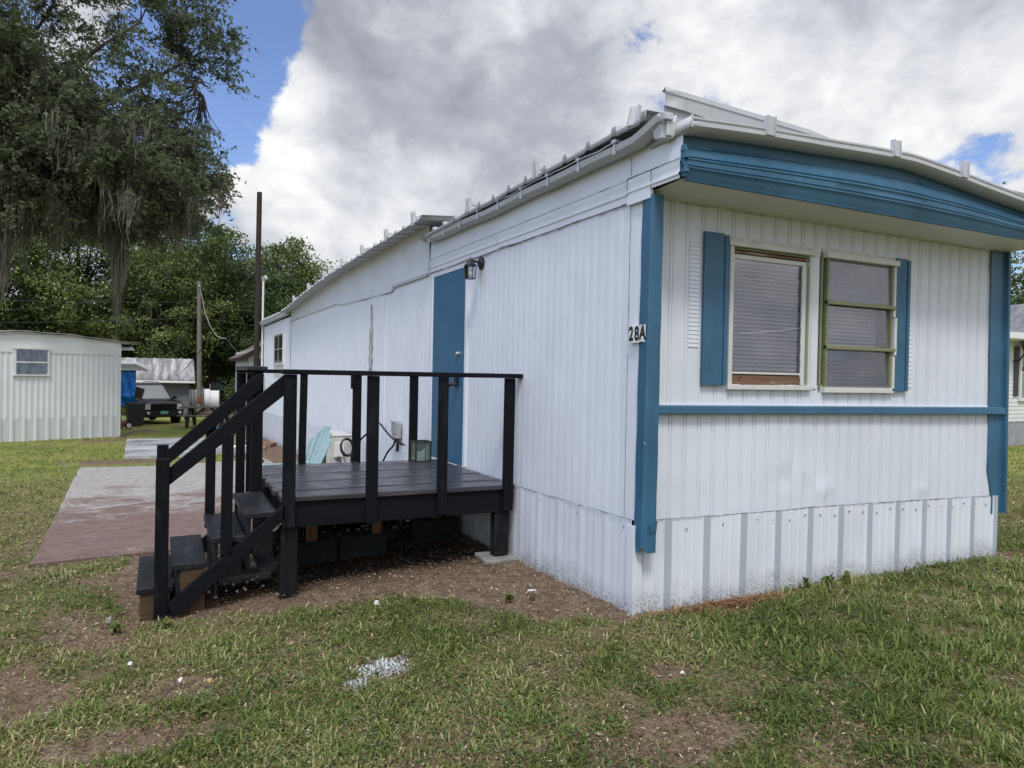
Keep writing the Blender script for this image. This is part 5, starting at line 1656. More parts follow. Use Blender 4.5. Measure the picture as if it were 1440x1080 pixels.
OAK_LEAF = leafmat('live_oak_leaf', (0.044, 0.058, 0.032), (0.145, 0.178, 0.090), (0.26, 0.285, 0.16), 0.50, 0.5)
TREE_LEAF = leafmat('tree_leaf', (0.030, 0.055, 0.018), (0.140, 0.190, 0.055), (0.28, 0.32, 0.11), 0.35, 0.6)
DARK_LEAF = leafmat('dark_tree_leaf', (0.018, 0.036, 0.014), (0.075, 0.118, 0.040), (0.15, 0.195, 0.075), 0.30, 0.6)
YEL_LEAF = leafmat('yellow_green_leaf', (0.055, 0.080, 0.020), (0.185, 0.215, 0.060), (0.30, 0.32, 0.11), 0.38, 0.6)
BARK = simple('dark_bark', (0.030, 0.024, 0.020), (0.055, 0.046, 0.038), 0.9, 0, 5, 0.6, 15, (1, 1, 0.3))
MOSS = leafmat('spanish_moss', (0.095, 0.085, 0.068), (0.21, 0.195, 0.160), (0.32, 0.30, 0.25), 0.30, 0.9)


def curve_pts(a, b, n, wob, r_, arch=0.0):
    a, b = Vector(a), Vector(b)
    L = (b - a).length
    out = []
    ph = [r_.uniform(0, 6.28) for _ in range(3)]
    for k in range(n + 1):
        t = k / n
        p = a.lerp(b, t)
        w = wob * L * math.sin(PI * min(1, t * 1.0)) if t < 1 else 0
        p += Vector((math.sin(t * 5 + ph[0]), math.sin(t * 4 + ph[1]), math.sin(t * 6 + ph[2]) * 0.6)) * w
        p.z += arch * L * math.sin(PI * t)
        out.append(p)
    return out


def moss_strands(anchors, rr):
    """anchors: (point, length, spread, count); thin wavy hanging ribbons"""
    V, F, T = [], [], []
    base = 0
    for p, ln, sp, cnt in anchors:
        for _ in range(cnt):
            q = np.array(p) + rr.normal(size=3) * np.array([sp, sp, 0.12 * ln])
            l = ln * rr.uniform(0.25, 1.0) * (1.0 - 0.45 * min(1, np.linalg.norm(q[:2] - np.array(p)[:2]) / (2.2 * sp + 1e-6)))
            w = rr.uniform(0.012, 0.045)
            a = rr.uniform(0, 6.28)
            dx, dy = math.cos(a) * w, math.sin(a) * w
            seg = 6
            ph = rr.uniform(0, 6.28)
            tn = rr.uniform(0.1, 1.0)
            wob = rr.uniform(0.015, 0.075)
            drift = (np.array(p)[:2] - q[:2]) * 0.35
            for k in range(seg + 1):
                t = k / seg
                wd = (1 - 0.85 * t ** 1.5) * (0.70 + 0.55 * math.sin(k * 2.4 + ph))
                cx = q[0] + drift[0] * t + wob * math.sin(ph + t * 7) * t
                cy = q[1] + drift[1] * t + wob * math.cos(ph + t * 6) * t
                cz = q[2] - l * t
                V.append((cx - dx * wd, cy - dy * wd, cz))
                V.append((cx + dx * wd, cy + dy * wd, cz))
                T += [tn, tn]
                if k < seg:
                    b = base + 2 * k
                    F += [b, b + 1, b + 3, b + 2]
            base += 2 * (seg + 1)
    return np.array(V), np.array(F), np.full(len(F) // 4, 4), np.array(T)


# ---- the big moss-hung live oak at the left
rr = random.Random(21)
nr = np.random.default_rng(33)
OAK = thing('live_oak', (-11.0, 23.0, gz(-9, 23)), 'large spreading oak hung with grey moss, filling the upper left of the view', 'tree')
TB = Vector((-11.0, 23.0, gz(-9, 23)))
FORK = Vector((-10.6, 22.8, 3.6))
mb = MB()
mb.tube([TB - Vector((0, 0, 0.2)), TB + Vector((0.0, 0, 0.6)), TB + Vector((0.2, -0.1, 2.2)), FORK], [0.75, 0.58, 0.48, 0.46], 14)
limbs = []
targets = [(-1.6, 21.2, 9.8), (-2.4, 19.8, 7.6), (-3.4, 22.5, 12.6), (-5.0, 18.6, 9.5), (-6.0, 24.5, 13.5), (-4.2, 24.5, 8.6), (-8.5, 17.8, 11.5), (-9.5, 21.5, 15.5), (-12.5, 18.5, 10.5),
           (-14.5, 23, 12), (-12, 27, 11.5), (-7.6, 27, 10.5), (-3.0, 21.0, 6.6), (-6.2, 20.2, 7.0), (-8.6, 19.6, 6.6), (-1.4, 22.0, 12.0)]
for k, tg in enumerate(targets):
    pts = curve_pts(FORK, tg, 12, 0.045, rr, 0.06)
    r0 = 0.26 if k < 8 else 0.18
    mb.tube(pts, [lerp(r0, 0.03, (i / 12) ** 0.8) for i in range(13)], 8)
    limbs += pts[3:]
for q in range(44):                        # side branches off the limbs
    base_p = limbs[rr.randrange(len(limbs) // 1)]
    tip = base_p + Vector((rr.uniform(-1.6, 2.4), rr.uniform(-1.8, 1.8), rr.uniform(-1.0, 1.6)))
    if tip.x > -1.0:
        tip.x = -1.0 - rr.random()
    pts = curve_pts(base_p, tip, 7, 0.06, rr, 0.04)
    mb.tube(pts, [lerp(0.07, 0.012, i / 7) for i in range(8)], 6)
    limbs += pts[2:]
limbs_np = np.array([tuple(p) for p in limbs])
E1 = (np.array([-8.4, 22.0, 11.6]), np.array([7.6, 3.9, 5.8]))
E2 = (np.array([-4.3, 21.3, 7.4]), np.array([3.5, 3.6, 2.0]))
cl = []
while len(cl) < 2000:
    e = E1 if nr.random() < 0.82 else E2
    v = nr.normal(size=3)
    v /= np.linalg.norm(v)
    rad = nr.random() ** 0.42
    p = e[0] + v * rad * e[1] * (1 + 0.10 * nr.normal())
    if p[2] < 4.5 + 2.2 * (vnoise(p[0], p[1] * 0.4, 0.75, 8) - 0.35) or fbm(np.array([p[0] * 0.9 + p[2] * .6]), np.array([p[2] * 0.9 + p[1] * .4]), 0.55, 3)[0] < 0.405:
        continue
    if p[0] > -0.6 or (p[0] < -8.8 and nr.random() > 0.22):
        continue
    cl.append(p)
C, S, T = [], [], []
anchors = []
twigs = MB()
use = np.zeros(len(limbs_np))
for p in cl:
    d = np.linalg.norm(limbs_np - p, axis=1)
    qi = int(np.argmin(d + nr.random(len(d)) * 1.2 + 0.45 * use))
    use[qi] += 1
    q = limbs_np[qi]
    if np.linalg.norm(q - p) < 3.2:
        pts = curve_pts(q, p, 4, 0.06, rr, 0.03)
        twigs.tube(pts, [0.018, 0.013, 0.009, 0.006, 0.004], 4, False)
    out = (p - E1[0]) / E1[1]
    out = out / (np.linalg.norm(out) + 1e-6)
    tone = 0.12 * nr.normal()
    for _ in range(int(nr.integers(6, 10))):          # leafy sprays: leaves sit along little drooping twigs
        dv = nr.normal(size=3) * np.array([1, 1, 0.7]) + 0.8 * out
        dv /= np.linalg.norm(dv)
        ln = nr.uniform(0.35, 0.95)
        k = int(nr.integers(9, 17))
        tt = nr.uniform(0.12, 1.0, k)
        droop = nr.uniform(0.05, 0.30) * ln
        P_ = p + dv * (ln * tt)[:, None]
        P_[:, 2] -= droop * tt ** 2
        e_ = p + dv * ln - np.array([0, 0, droop])
        m_ = p + dv * ln * 0.5 - np.array([0, 0, droop * 0.25])
        twigs.tube([p, m_, e_], [0.008, 0.005, 0.0025], 3, False)
        C.append(P_ + nr.normal(size=(k, 3)) * 0.045)
        S.append(nr.uniform(0.09, 0.17, k))
        T.append(np.clip(nr.normal(0.45, 0.20, k) + tone, 0, 1))
    if p[2] < 9.5 and nr.random() < 0.20:
        anchors.append((p - np.array([0, 0, 0.1]), nr.uniform(0.5, 1.7), nr.uniform(0.08, 0.22), int(nr.integers(14, 36))))
# long hanging beards seen against the trees behind
for p, ln, sp, ct in (((-3.88, 21.0, 6.7), 4.7, 0.19, 230), ((-4.05, 21.0, 6.5), 3.0, 0.17, 130), ((-2.55, 21.0, 6.35), 1.5, 0.11, 60), ((-2.85, 21.1, 6.5), 1.2, 0.12, 50), ((-2.1, 21.0, 6.3), 1.05, 0.08, 40),
                      ((-4.6, 21.3, 7.2), 2.2, 0.15, 70), ((-5.0, 21.4, 7.5), 1.9, 0.2, 60), ((-6.4, 21.5, 6.3), 2.4, 0.35, 150), ((-6.9, 21.2, 6.0), 2.6, 0.35, 150), ((-5.7, 21.4, 5.9), 1.5, 0.25, 80),
                      ((-6.65, 20.8, 5.2), 2.5, 0.10, 50), ((-3.4, 21.3, 7.0), 1.2, 0.15, 50), ((-5.3, 21.0, 8.6), 1.8, 0.3, 90), ((-6.2, 20.6, 8.8), 2.0, 0.4, 110), ((-3.0, 21.0, 8.0), 1.4, 0.2, 60), ((-6.0, 21.0, 10.2), 2.0, 0.35, 90)):
    anchors.append((np.array(p), ln, sp, ct))
mb.build('trunk', BARK, OAK, smooth=60)
twigs.build('branches', BARK, OAK, fix=False)
leaves_object('crown', np.concatenate(C), np.concatenate(S), np.concatenate(T), OAK_LEAF, OAK, 0.25, 0.5)
V, F, L, TT = moss_strands(anchors, nr)
np_mesh('moss', V, F, L, MOSS, OAK, {'tint': TT})


# ---- trees beyond the park
def tree_proto(name, h, cw, leaf, seed, label, nclus=150, per=95, ls=(0.15, 0.28), base=0.22, moss=False):
    nr = np.random.default_rng(seed)
    rr = random.Random(seed)
    root = thing(name, (0, 0, 0), label, 'tree', None)
    mb = MB()
    mb.tube([(0, 0, -0.3), (0.05, 0, h * 0.2), (0.1, 0.05, h * 0.5), (0, 0, h * 0.85)], [0.34, 0.26, 0.18, 0.05], 9)
    C, S, T = [], [], []
    anch = []
    for k in range(nclus):
        t = nr.random()
        z = h * (base + (1 - base) * t)
        prof = math.sin(PI * (0.12 + 0.80 * t)) ** 0.7
        a = nr.uniform(0, 6.283)
        rad = cw * prof * nr.random() ** 0.45 * (1 + 0.25 * math.sin(a * 3 + seed) + 0.15 * math.sin(a * 5 + t * 9))
        p = np.array([rad * math.cos(a), rad * math.sin(a), z + nr.normal() * 0.3])
        if k % 5 == 0:
            mb.tube(curve_pts((0.05, 0, max(h * 0.15, z * 0.65 - 0.5)), tuple(p), 5, 0.05, rr), [0.10, 0.08, 0.06, 0.04, 0.025, 0.012], 5, False)
        n = int(per * nr.uniform(0.6, 1.4))
        cr = nr.uniform(0.55, 1.15)
        C.append(nr.normal(size=(n, 3)) * np.array([cr, cr, cr * 0.6]) * 0.62 + p)
        S.append(nr.uniform(ls[0], ls[1], n))
        T.append(np.clip(nr.normal(0.45, 0.2, n) + nr.normal() * 0.28, 0, 1))
        if moss and nr.random() < 0.25:
            anch.append((p, nr.uniform(1.0, 2.6), 0.25, 22))
    mb.build('trunk', BARK, root, smooth=60)
    leaves_object('crown', np.concatenate(C), np.concatenate(S), np.concatenate(T), leaf, root, 0.3, 0.62)
    if anch:
        V, F, L, TT = moss_strands(anch, nr)
        V = V.copy()
        np_mesh('moss', V, F, L, MOSS, root, {'tint': TT})
    return root


P1 = tree_proto('oak_tree', 13.0, 4.6, TREE_LEAF, 3, 'x', 190, 170)
P2 = tree_proto('dense_tree', 11.0, 4.4, DARK_LEAF, 4, 'x', 200, 170)
P3 = tree_proto('light_tree', 14.0, 3.8, YEL_LEAF, 5, 'x', 130, 140)
P4 = tree_proto('mossy_tree', 12.5, 4.0, TREE_LEAF, 6, 'x', 150, 150, (0.15, 0.28), 0.25, True)
spots = [
    (P1, -11.5, 47, 0.85, 'mid green bushy tree behind the left part of the pale grey home roof'),
    (P1, -7.6, 50, 1.0, 'mid green tree behind the middle of the pale grey home roof'),
    (P3, -3.9, 52, 0.86, 'yellow-green airy tree behind the longest hanging moss'),
    (P4, -2.9, 47, 0.80, 'moss-hung tree directly behind the stained shed roof'),
    (P4, 0.2, 50, 0.98, 'moss-hung tree just right of the grey utility pole'),
    (P3, 2.0, 56, 0.80, 'yellow-green airy tree between the utility pole and the brown pole'),
    (P2, 3.6, 49, 0.85, 'dense dark tree behind the brown-roofed house'),
    (P4, 5.6, 52, 0.95, 'moss-hung tree rising behind the brown service pole'),
    (P1, 8.6, 53, 0.72, 'mid green tree showing above the far white eave, right of the brown pole'),
    (P2, 12.6, 60, 0.70, 'dark tree top peeking over the far roof sheets'),
    (P1, -15.5, 52, 1.05, 'mid green tree at the left edge behind the moss curtain'),
    (P2, -19.5, 48, 0.9, 'dark tree just beyond the left edge of the view'),
    (P1, -0.8, 60, 1.0, 'tall mid green tree deep behind the utility pole'),
    (P2, 33.5, 20.5, 0.92, 'dark tree behind the grey shingle roof at the right edge'),
    (P1, 37.5, 24, 1.0, 'mid green tree farther right behind the white house'),
    (P4, 30.0, 26.5, 0.70, 'moss-hung tree showing between the blue corner post and the right house roof'),
]
used = set()
for i, (pr, x, y, s, lab) in enumerate(spots):
    o = pr if pr.name not in used else copy_tree(pr)
    used.add(pr.name)
    o.location = (x, y, gz(x, y))
    o.scale = (s * 1.0, s * 1.0, s)
    o.rotation_euler = (0, 0, 1.3 * i)
    o['label'] = lab
    o['group'] = 'trees beyond the homes'
# far wood closing the view: one mass
nr = np.random.default_rng(77)
n = 64000
az_ = np.radians(np.where(nr.random(n) < 0.45, nr.uniform(-38, 38, n), nr.uniform(-115, 115, n)))
rd_ = nr.uniform(67, 76, n)
xx, yy = rd_ * np.sin(az_), rd_ * np.cos(az_)
hh = 6.5 + 3.5 * fbm(az_ * 66, yy * 0, 0.13, 2) + 1.0 * vnoise(xx, yy, 0.7, 5)
zz = gz_np(xx, yy) + hh * nr.random(n) ** 0.85
wd = leaves_object('woodland', np.stack([xx, yy, zz], 1), nr.uniform(0.5, 1.0, n), np.clip(nr.normal(0.35, 0.2, n) + 0.25 * (fbm(xx, zz, 0.4, 1) - .5), 0, 1), DARK_LEAF, None, 0.2, 0.7)
tag(wd, 'dense dark wood closing the view behind the trees', 'woodland', None, 'stuff')


def bush(x, y, w, h, leaf, label, n=1600, ls=(0.10, 0.2), seed=1):
    nr = np.random.default_rng(seed)
    z0 = gz(x, y)
    root = thing('bush', (x, y, z0), label, 'bush', 'bushes among the sheds')
    mb = MB()
    C = []
    for k in range(16):
        a, r = nr.uniform(0, 6.28), w * nr.random() ** 0.6 * 0.5
        t = (x + r * math.cos(a), y + r * math.sin(a), z0 + h * nr.uniform(0.35, 0.95))
        mb.tube([(x + 0.1 * math.cos(a), y + .1 * math.sin(a), z0), t], [0.02, 0.006], 4, False)
        C.append(nr.normal(size=(n // 16, 3)) * np.array([w * .15, w * .15, h * .16]) + np.array(t))
    C = np.concatenate(C)
    C[:, 2] = np.maximum(C[:, 2], z0 + 0.03)
    mb.build('stems', BARK, root)
    leaves_object('foliage', C, nr.uniform(ls[0], ls[1], len(C)), np.clip(nr.normal(.45, .22, len(C)), 0, 1), leaf, root)


bush(2.1, 46.5, 2.2, 1.9, TREE_LEAF, 'leafy bush just right of the white metal fence', 2200, seed=2)
bush(3.9, 47.5, 2.6, 2.2, DARK_LEAF, 'darker bush behind the railing posts, left of the brown-roofed house', 2200, seed=3)
bush(-0.9, 47.3, 1.2, 2.4, YEL_LEAF, 'narrow yellow-green bush between the shed and the utility pole', 1200, seed=4)
bush(0.95, 31.5, 1.4, 1.3, TREE_LEAF, 'small bush below the brown barge board', 1200, seed=5)

# ---------------------------------------------------------------- ground
EDGE = [(-12, 2.2), (-3.9, 1.9), (-2.75, 1.50), (-2.32, 1.43), (-1.89, 1.24), (-1.13, 1.20), (-0.84, 0.76), (-0.53, 0.22), (-0.2, -0.20), (0.09, -0.17), (0.6, -0.20), (1.0, -0.10), (1.7, -0.06), (3.8, -0.06)]


def bare(x, y):
    """0 = full grass, 1 = bare soil (large shapes of the photographed yard)"""
    x, y = np.asarray(x, float), np.asarray(y, float)
    n1 = fbm(x, y, 1.1, 0, 4) - 0.5
    n2 = fbm(x, y, 3.2, 7, 3) - 0.5
    ex = np.array([e[0] for e in EDGE])
    ey = np.array([e[1] for e in EDGE])
    edge = np.interp(x, ex, ey)
    sm = lambda v, a, b: np.clip((v - a) / (b - a), 0, 1) ** 2 * (3 - 2 * np.clip((v - a) / (b - a), 0, 1))
    yj = y + 0.25 * n1 + 0.25 * n2
    # under and around the deck, along the skirting
    m = sm(yj - edge, -0.16, 0.22) * (x > -2.88 + 0.5 * n1) * (x < 4.0) * (1 - sm(y, 5.5, 8.5) * (x < -0.6))
    m = np.where((x > 0.9) & (x < 4.0), m * (0.65 + 1.2 * n2), m)
    def spot(cx, cy, rx, ry, s=1.0, rot=0.0):
        c, s_ = math.cos(rot), math.sin(rot)
        u, v = (x - cx) * c + (y - cy) * s_, -(x - cx) * s_ + (y - cy) * c
        d = np.sqrt((u / rx) ** 2 + (v / ry) ** 2) + 0.9 * n1 + 0.9 * n2
        return s * (1 - sm(d, 0.65, 1.25))
    m = np.maximum(m, spot(-3.02, 1.50, 0.26, 0.60, 0.70, 0.35))
    m = np.maximum(m, spot(-3.30, 0.75, 0.24, 0.5, 0.85, 0.2))
    m = np.maximum(m, spot(-0.68, -1.25, 0.32, 0.24, 0.82))
    m = np.maximum(m, spot(-0.33, -0.80, 0.15, 0.12, 0.8))
    m = np.maximum(m, spot(-0.15, -1.55, 0.16, 0.11, 0.6))
    m = np.maximum(m, spot(-2.55, 0.35, 0.25, 0.16, 0.7))
    m = np.maximum(m, spot(-2.75, -0.15, 0.36, 0.12, 0.8))
    m = np.maximum(m, spot(-2.9, 2.9, 0.5, 0.3, 0.5))
    m = np.maximum(m, spot(-3.2, 13.0, 1.6, 0.55, 0.8, 0.25))
    m = np.maximum(m, spot(-5.1, 18.6, 0.9, 0.5, 0.9, 0.5))
    m = np.maximum(m, spot(-0.4, 12.5, 0.6, 6.5, 0.85))
    m = np.maximum(m, spot(-1.9, 0.70, 0.16, 0.10, 0.6))
    # patchy, worn lawn everywhere
    worn = fbm(x, y, 0.9, 20, 4) + 0.22 * n2
    m = np.maximum(m, 0.62 * sm(worn, 0.56, 0.74) * np.where(x > 0.2, 0.4, 1.0))
    return np.clip(m, 0, 1)


def axis_coords(lo, hi, c0, c1, fine, grow=1.16):
    a = list(np.arange(c0, c1, fine))
    s, p = fine, c1
    right = []
    while p < hi:
        right.append(p)
        s *= grow
        p += s
    right.append(hi)
    s, p = fine, c0 - fine
    left = []
    while p > lo:
        left.append(p)
        s *= grow
        p -= s
    left.append(lo)
    return np.array(left[::-1] + a + right)


gxs = axis_coords(-320, 320, -5.2, 5.2, 0.045)
gys = axis_coords(-120, 420, -3.4, 5.0, 0.045)
GX, GY = np.meshgrid(gxs, gys)
B = bare(GX, GY)
near = np.exp(-np.maximum(0, np.hypot(GX + 1, GY) - 6) / 4)
GZ = gz_np(GX, GY) + near * (0.030 * (fbm(GX, GY, 2.2, 30, 3) - 0.5) + 0.018 * (fbm(GX, GY, 9.0, 40, 3) - 0.5)) - 0.012 * B * near
V = np.stack([GX, GY, GZ], -1).reshape(-1, 3)
ny, nx = GX.shape
ii = np.arange(ny - 1)[:, None] * nx + np.arange(nx - 1)[None, :]
F = np.stack([ii, ii + 1, ii + nx + 1, ii + nx], -1).reshape(-1)

t = NT('yard_ground')
a = t.attr('bare')
n_f = t.noise(55.0, 4, 0.7)
n_m = t.noise(9.0, 5, 0.7)
n_l = t.noise(1.1, 4, 0.6)
soil = t.ramp(n_m, [(0.28, (0.080, 0.055, 0.038)), (0.5, (0.155, 0.112, 0.076)), (0.72, (0.250, 0.195, 0.145))])
soil = t.mix(t.ramp(n_l, [(0.40, 0.0), (0.62, 0.6)]), soil, t.ramp(n_f, [(0.3, (0.12, 0.074, 0.048)), (0.7, (0.20, 0.135, 0.092))]))
soil = t.mix(t.ramp(t.noise(24.0, 3, 0.6), [(0.62, 0.0), (0.72, 0.55)]), soil, (0.34, 0.29, 0.22))
turf = t.ramp(n_f, [(0.25, (0.036, 0.040, 0.014)), (0.5, (0.110, 0.112, 0.038)), (0.75, (0.240, 0.205, 0.095))])
turf = t.mix(t.ramp(n_m, [(0.30, 0.0), (0.62, 0.75)]), turf, t.ramp(n_f, [(0.3, (0.070, 0.050, 0.030)), (0.7, (0.220, 0.165, 0.100))]))
far = t.mix(t.ramp(t.noise(0.45, 4, 0.6), [(0.35, 0.0), (0.65, 1.0)]), (0.165, 0.205, 0.036), (0.30, 0.28, 0.080))
far = t.mix(t.ramp(t.noise(5.0, 4, 0.8), [(0.40, 0.0), (0.62, 0.6)]), far, (0.065, 0.085, 0.026))
turf = t.mix(t.attr('far'), turf, far)
aa = t.math('ADD', a, t.math('MULTIPLY', t.math('SUBTRACT', n_m, 0.5), 0.9))
col = t.mix(t.smooth(aa, 0.32, 0.62), turf, soil)
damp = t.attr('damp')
col = t.mix(t.math('MULTIPLY', damp, t.ramp(n_m, [(0.3, 0.97), (0.7, 0.80)])), col, (0.012, 0.010, 0.008))  # dark soil under the deck, with its deep shade painted into the colour
b = t.bump(n_m, 0.5, 0.03)
b = t.bump(n_f, 0.7, 0.012, b)
gm = t.done(t.pbr(col, 0.95, 0, b, 0.15))
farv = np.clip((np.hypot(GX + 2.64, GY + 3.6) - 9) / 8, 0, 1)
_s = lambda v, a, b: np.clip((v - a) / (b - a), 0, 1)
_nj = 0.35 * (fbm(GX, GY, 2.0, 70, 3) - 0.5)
deck_shadev = _s(GX + _nj, -2.5, -2.2) * _s(-GX + _nj, -0.15, 0.25) * _s(GY + _nj, 1.60, 1.95) * _s(-GY + _nj, -4.1, -3.6)  # mask of the painted shade, over the deck's footprint
gr = np_mesh('ground', V, F, np.full(len(F) // 4, 4), gm, None, {'bare': B.ravel(), 'far': farv.ravel(), 'damp': deck_shadev.ravel()}, True)
tag(gr, kind='structure')


# ---- worn concrete slabs
def slab(name, poly, mat, h=0.05, nx=14, ny=40, wob=0.02):
    (ax, ay), (bx, by), (cx, cy), (dx, dy) = poly
    mb = MB()
    rows = []
    for j in range(ny + 1):
        t_ = j / ny
        r = []
        for i in range(nx + 1):
            s = i / nx
            x = lerp(lerp(ax, bx, s), lerp(dx, cx, s), t_)
            y = lerp(lerp(ay, by, s), lerp(dy, cy, s), t_)
            if i in (0, nx) or j in (0, ny):
                x += wob * mnoise.noise(Vector((x * 2, y * 2, 1)))
                y += wob * mnoise.noise(Vector((x * 2, y * 2, 5)))
            r.append((x, y, gz(x, y) + h))
        rows.append(r)
    mb.grid(rows)
    per = rows[0] + [r[-1] for r in rows[1:]] + rows[-1][-2::-1] + [r[0] for r in rows[-2:0:-1]]
    low = [(p[0], p[1], p[2] - h - 0.08) for p in per]
    mb.grid([per + per[:1], low + low[:1]])
    return tag(mb.build(name, mat, None, smooth=30), kind='structure')


t = NT('worn_red_slab')
n1 = t.noise(1.6, 9, 0.8, (1.0, 1.4, 1.0), 0.5)
red = t.ramp(t.noise(7, 5, 0.7), [(0.3, (0.115, 0.072, 0.058)), (0.7, (0.200, 0.130, 0.108))])
y = t.sep(1)
n1b = t.math('ADD', n1, t.smooth(y, 4.2, 9.5, -0.13, 0.13))
pale_c = t.ramp(t.noise(11, 5, 0.7), [(0.3, (0.25, 0.23, 0.21)), (0.7, (0.42, 0.40, 0.37))])
col = t.mix(t.ramp(n1b, [(0.45, 0.0), (0.58, 0.95)]), red, pale_c)
col = t.mix(t.ramp(t.noise(1.2, 6, 0.8, (1, 2.5, 1)), [(0.60, 0.0), (0.70, 0.8)]), col, (0.085, 0.085, 0.085))
col = t.mix(t.ramp(t.noise(16, 6, 0.85, (1, 1.6, 1)), [(0.60, 0.0), (0.66, 0.75)]), col, (0.50, 0.48, 0.45))
col = t.mix(t.ramp(t.noise(3.1, 8, 0.8, (1, 1, 1), 1.2), [(0.490, 0.0), (0.498, 0.85), (0.502, 0.85), (0.510, 0.0)]), col, (0.06, 0.045, 0.04))
slabm = t.done(t.pbr(col, t.ramp(n1, [(0.3, 0.65), (0.7, 0.85)]), 0, t.bump(t.noise(30, 5, 0.6), 0.35, 0.01)))
slab('concrete_slab', [(-3.62, 3.58), (-0.55, 3.95), (-0.75, 11.6), (-4.02, 12.1)], slabm, 0.022)
t = NT('pale_wet_slab')
col = t.ramp(t.noise(0.9, 6, 0.7, (1.0, 2.0, 1.0)), [(0.32, (0.20, 0.20, 0.205)), (0.5, (0.36, 0.36, 0.37)), (0.7, (0.52, 0.52, 0.51))])
slab('concrete_slab', [(-3.36, 13.9), (-1.0, 13.6), (-1.2, 19.6), (-3.55, 20.2)], t.done(t.pbr(col, t.ramp(t.noise(1.3, 4, 0.6), [(0.4, 0.18), (0.6, 0.6)]), 0, t.bump(t.noise(20, 4), 0.15, 0.01))), 0.06)


# ---------------------------------------------------------------- grass blades
def in_slab(x, y):
    x = x + 0.16 * (vnoise(x, y, 4.0, 33) - 0.5) - 0.02
    y = y + 0.18 * (vnoise(x, y, 4.0, 34) - 0.5)
    a = (x > -3.66 - 0.047 * (y - 3.6)) & (x < -0.6) & (y > 3.58 + 0.12 * (x + 3.62)) & (y < 11.95)
    b = (x > -3.42) & (x < -1.0) & (y > 13.75) & (y < 20.1)
    return a | b


def in_home(x, y):
    return (x > -0.015) & (y > -0.012) & (x < 3.8)


def blades(name, X, Y, length, width, mat, tint, nr, lean=0.8, z0=None):
    n = len(X)
    Z = gz_np(X, Y) - 0.008 if z0 is None else z0
    az = nr.uniform(0, 6.283, n)
    ln = length
    bend = nr.uniform(0.25, 1.0, n) * lean
    dx, dy = np.cos(az), np.sin(az)
    sx, sy = -dy, dx
    V = np.empty((n, 7, 3))
    for k, (t_, w) in enumerate(((0, 0.8), (0.4, 1.0), (0.75, 0.7))):
        th = bend * (0.5 + 0.9 * t_)
        hz = ln * t_ * np.cos(th * 0.9)
        ho = ln * t_ * np.sin(th)
        V[:, 2 * k, 0] = X + dx * ho - sx * width * w
        V[:, 2 * k, 1] = Y + dy * ho - sy * width * w
        V[:, 2 * k, 2] = Z + hz
        V[:, 2 * k + 1, 0] = X + dx * ho + sx * width * w
        V[:, 2 * k + 1, 1] = Y + dy * ho + sy * width * w
        V[:, 2 * k + 1, 2] = Z + hz
    th = bend * 1.5
    V[:, 6, 0] = X + dx * ln * np.sin(th)
    V[:, 6, 1] = Y + dy * ln * np.sin(th)
    V[:, 6, 2] = Z + np.maximum(ln * np.cos(th * 0.95), 0.008)
    b = (np.arange(n) * 7)[:, None]
    F = np.concatenate([b + np.array([0, 1, 3, 2]), b + np.array([2, 3, 5, 4]), b + np.array([4, 5, 6])], 1).reshape(-1)
    Lp = np.tile(np.array([4, 4, 3]), n)
    return np_mesh(name, V.reshape(-1, 3), F, Lp, mat, None, {'tint': np.repeat(tint, 7)})


GRASS = leafmat('lawn_blade', (0.044, 0.070, 0.012), (0.168, 0.225, 0.046), (0.46, 0.39, 0.21), 0.32, 0.5)
PAINTED = simple('white_splashed_blade', (0.58, 0.60, 0.61), (0.34, 0.37, 0.36), 0.5, 0, 60)
nr = np.random.default_rng(101)
N = 620000
r = 1.7 * (26.0 / 1.7) ** nr.random(N)
th = np.radians(nr.uniform(-47, 47, N))
fwd = math.atan2(0.897, 0.4416)
ca = fwd - th
X, Y = -2.64 + r * np.cos(ca), -3.60 + r * np.sin(ca)
bv = bare(X, Y)
tuft = fbm(X, Y, 5.5, 50, 3)
keep = nr.random(N) < np.clip(1.12 - 1.25 * bv, 0.02, 1) * np.clip(0.30 + 1.9 * (tuft - 0.30), 0.22, 1)
keep &= ~in_slab(X, Y) & ~in_home(X, Y)
keep &= ~((X > -2.78) & (X < 0) & (Y > 1.62) & (Y < 3.6) & (nr.random(N) > 0.05))
X, Y, r, tuft, bv = X[keep], Y[keep], r[keep], tuft[keep], bv[keep]
n = len(X)
lush = np.clip((X + 0.6) / 1.6, 0, 1) * (Y < 0.5)
ln = nr.uniform(0.024, 0.056, n) * (0.75 + 0.7 * np.clip(tuft, 0, 1)) * (1 + 0.55 * lush) * (r / 3.5) ** 0.12 * (1 - 0.30 * bv)
wd = nr.uniform(0.0013, 0.0042, n) * (r / 3.0) ** 0.45
dry = fbm(X, Y, 1.6, 60, 3)
tint = np.clip(nr.normal(0.42, 0.26, n) + 0.75 * (dry - 0.5) + 0.18 * bv - 0.02 * lush, 0, 1)
isdry = nr.random(n) < np.clip(0.22 + 1.1 * (dry - 0.50) + 0.25 * bv - 0.20 * lush, 0.03, 0.6)
tint = np.where(isdry, nr.uniform(0.88, 1.0, n), tint)
spill = (np.hypot((X + 1.58) / 0.16, (Y - 0.00) / 0.13) + 0.5 * (fbm(X, Y, 14, 9, 2) - .5) < 1) | (np.hypot((X + 1.78) / 0.08, (Y + 0.12) / 0.06) < 1)
gb = blades('grass', X[~spill], Y[~spill], ln[~spill], wd[~spill], GRASS, tint[~spill], nr, 1.45)
tag(gb, 'patchy lawn grass over the yard', 'grass', None, 'stuff')
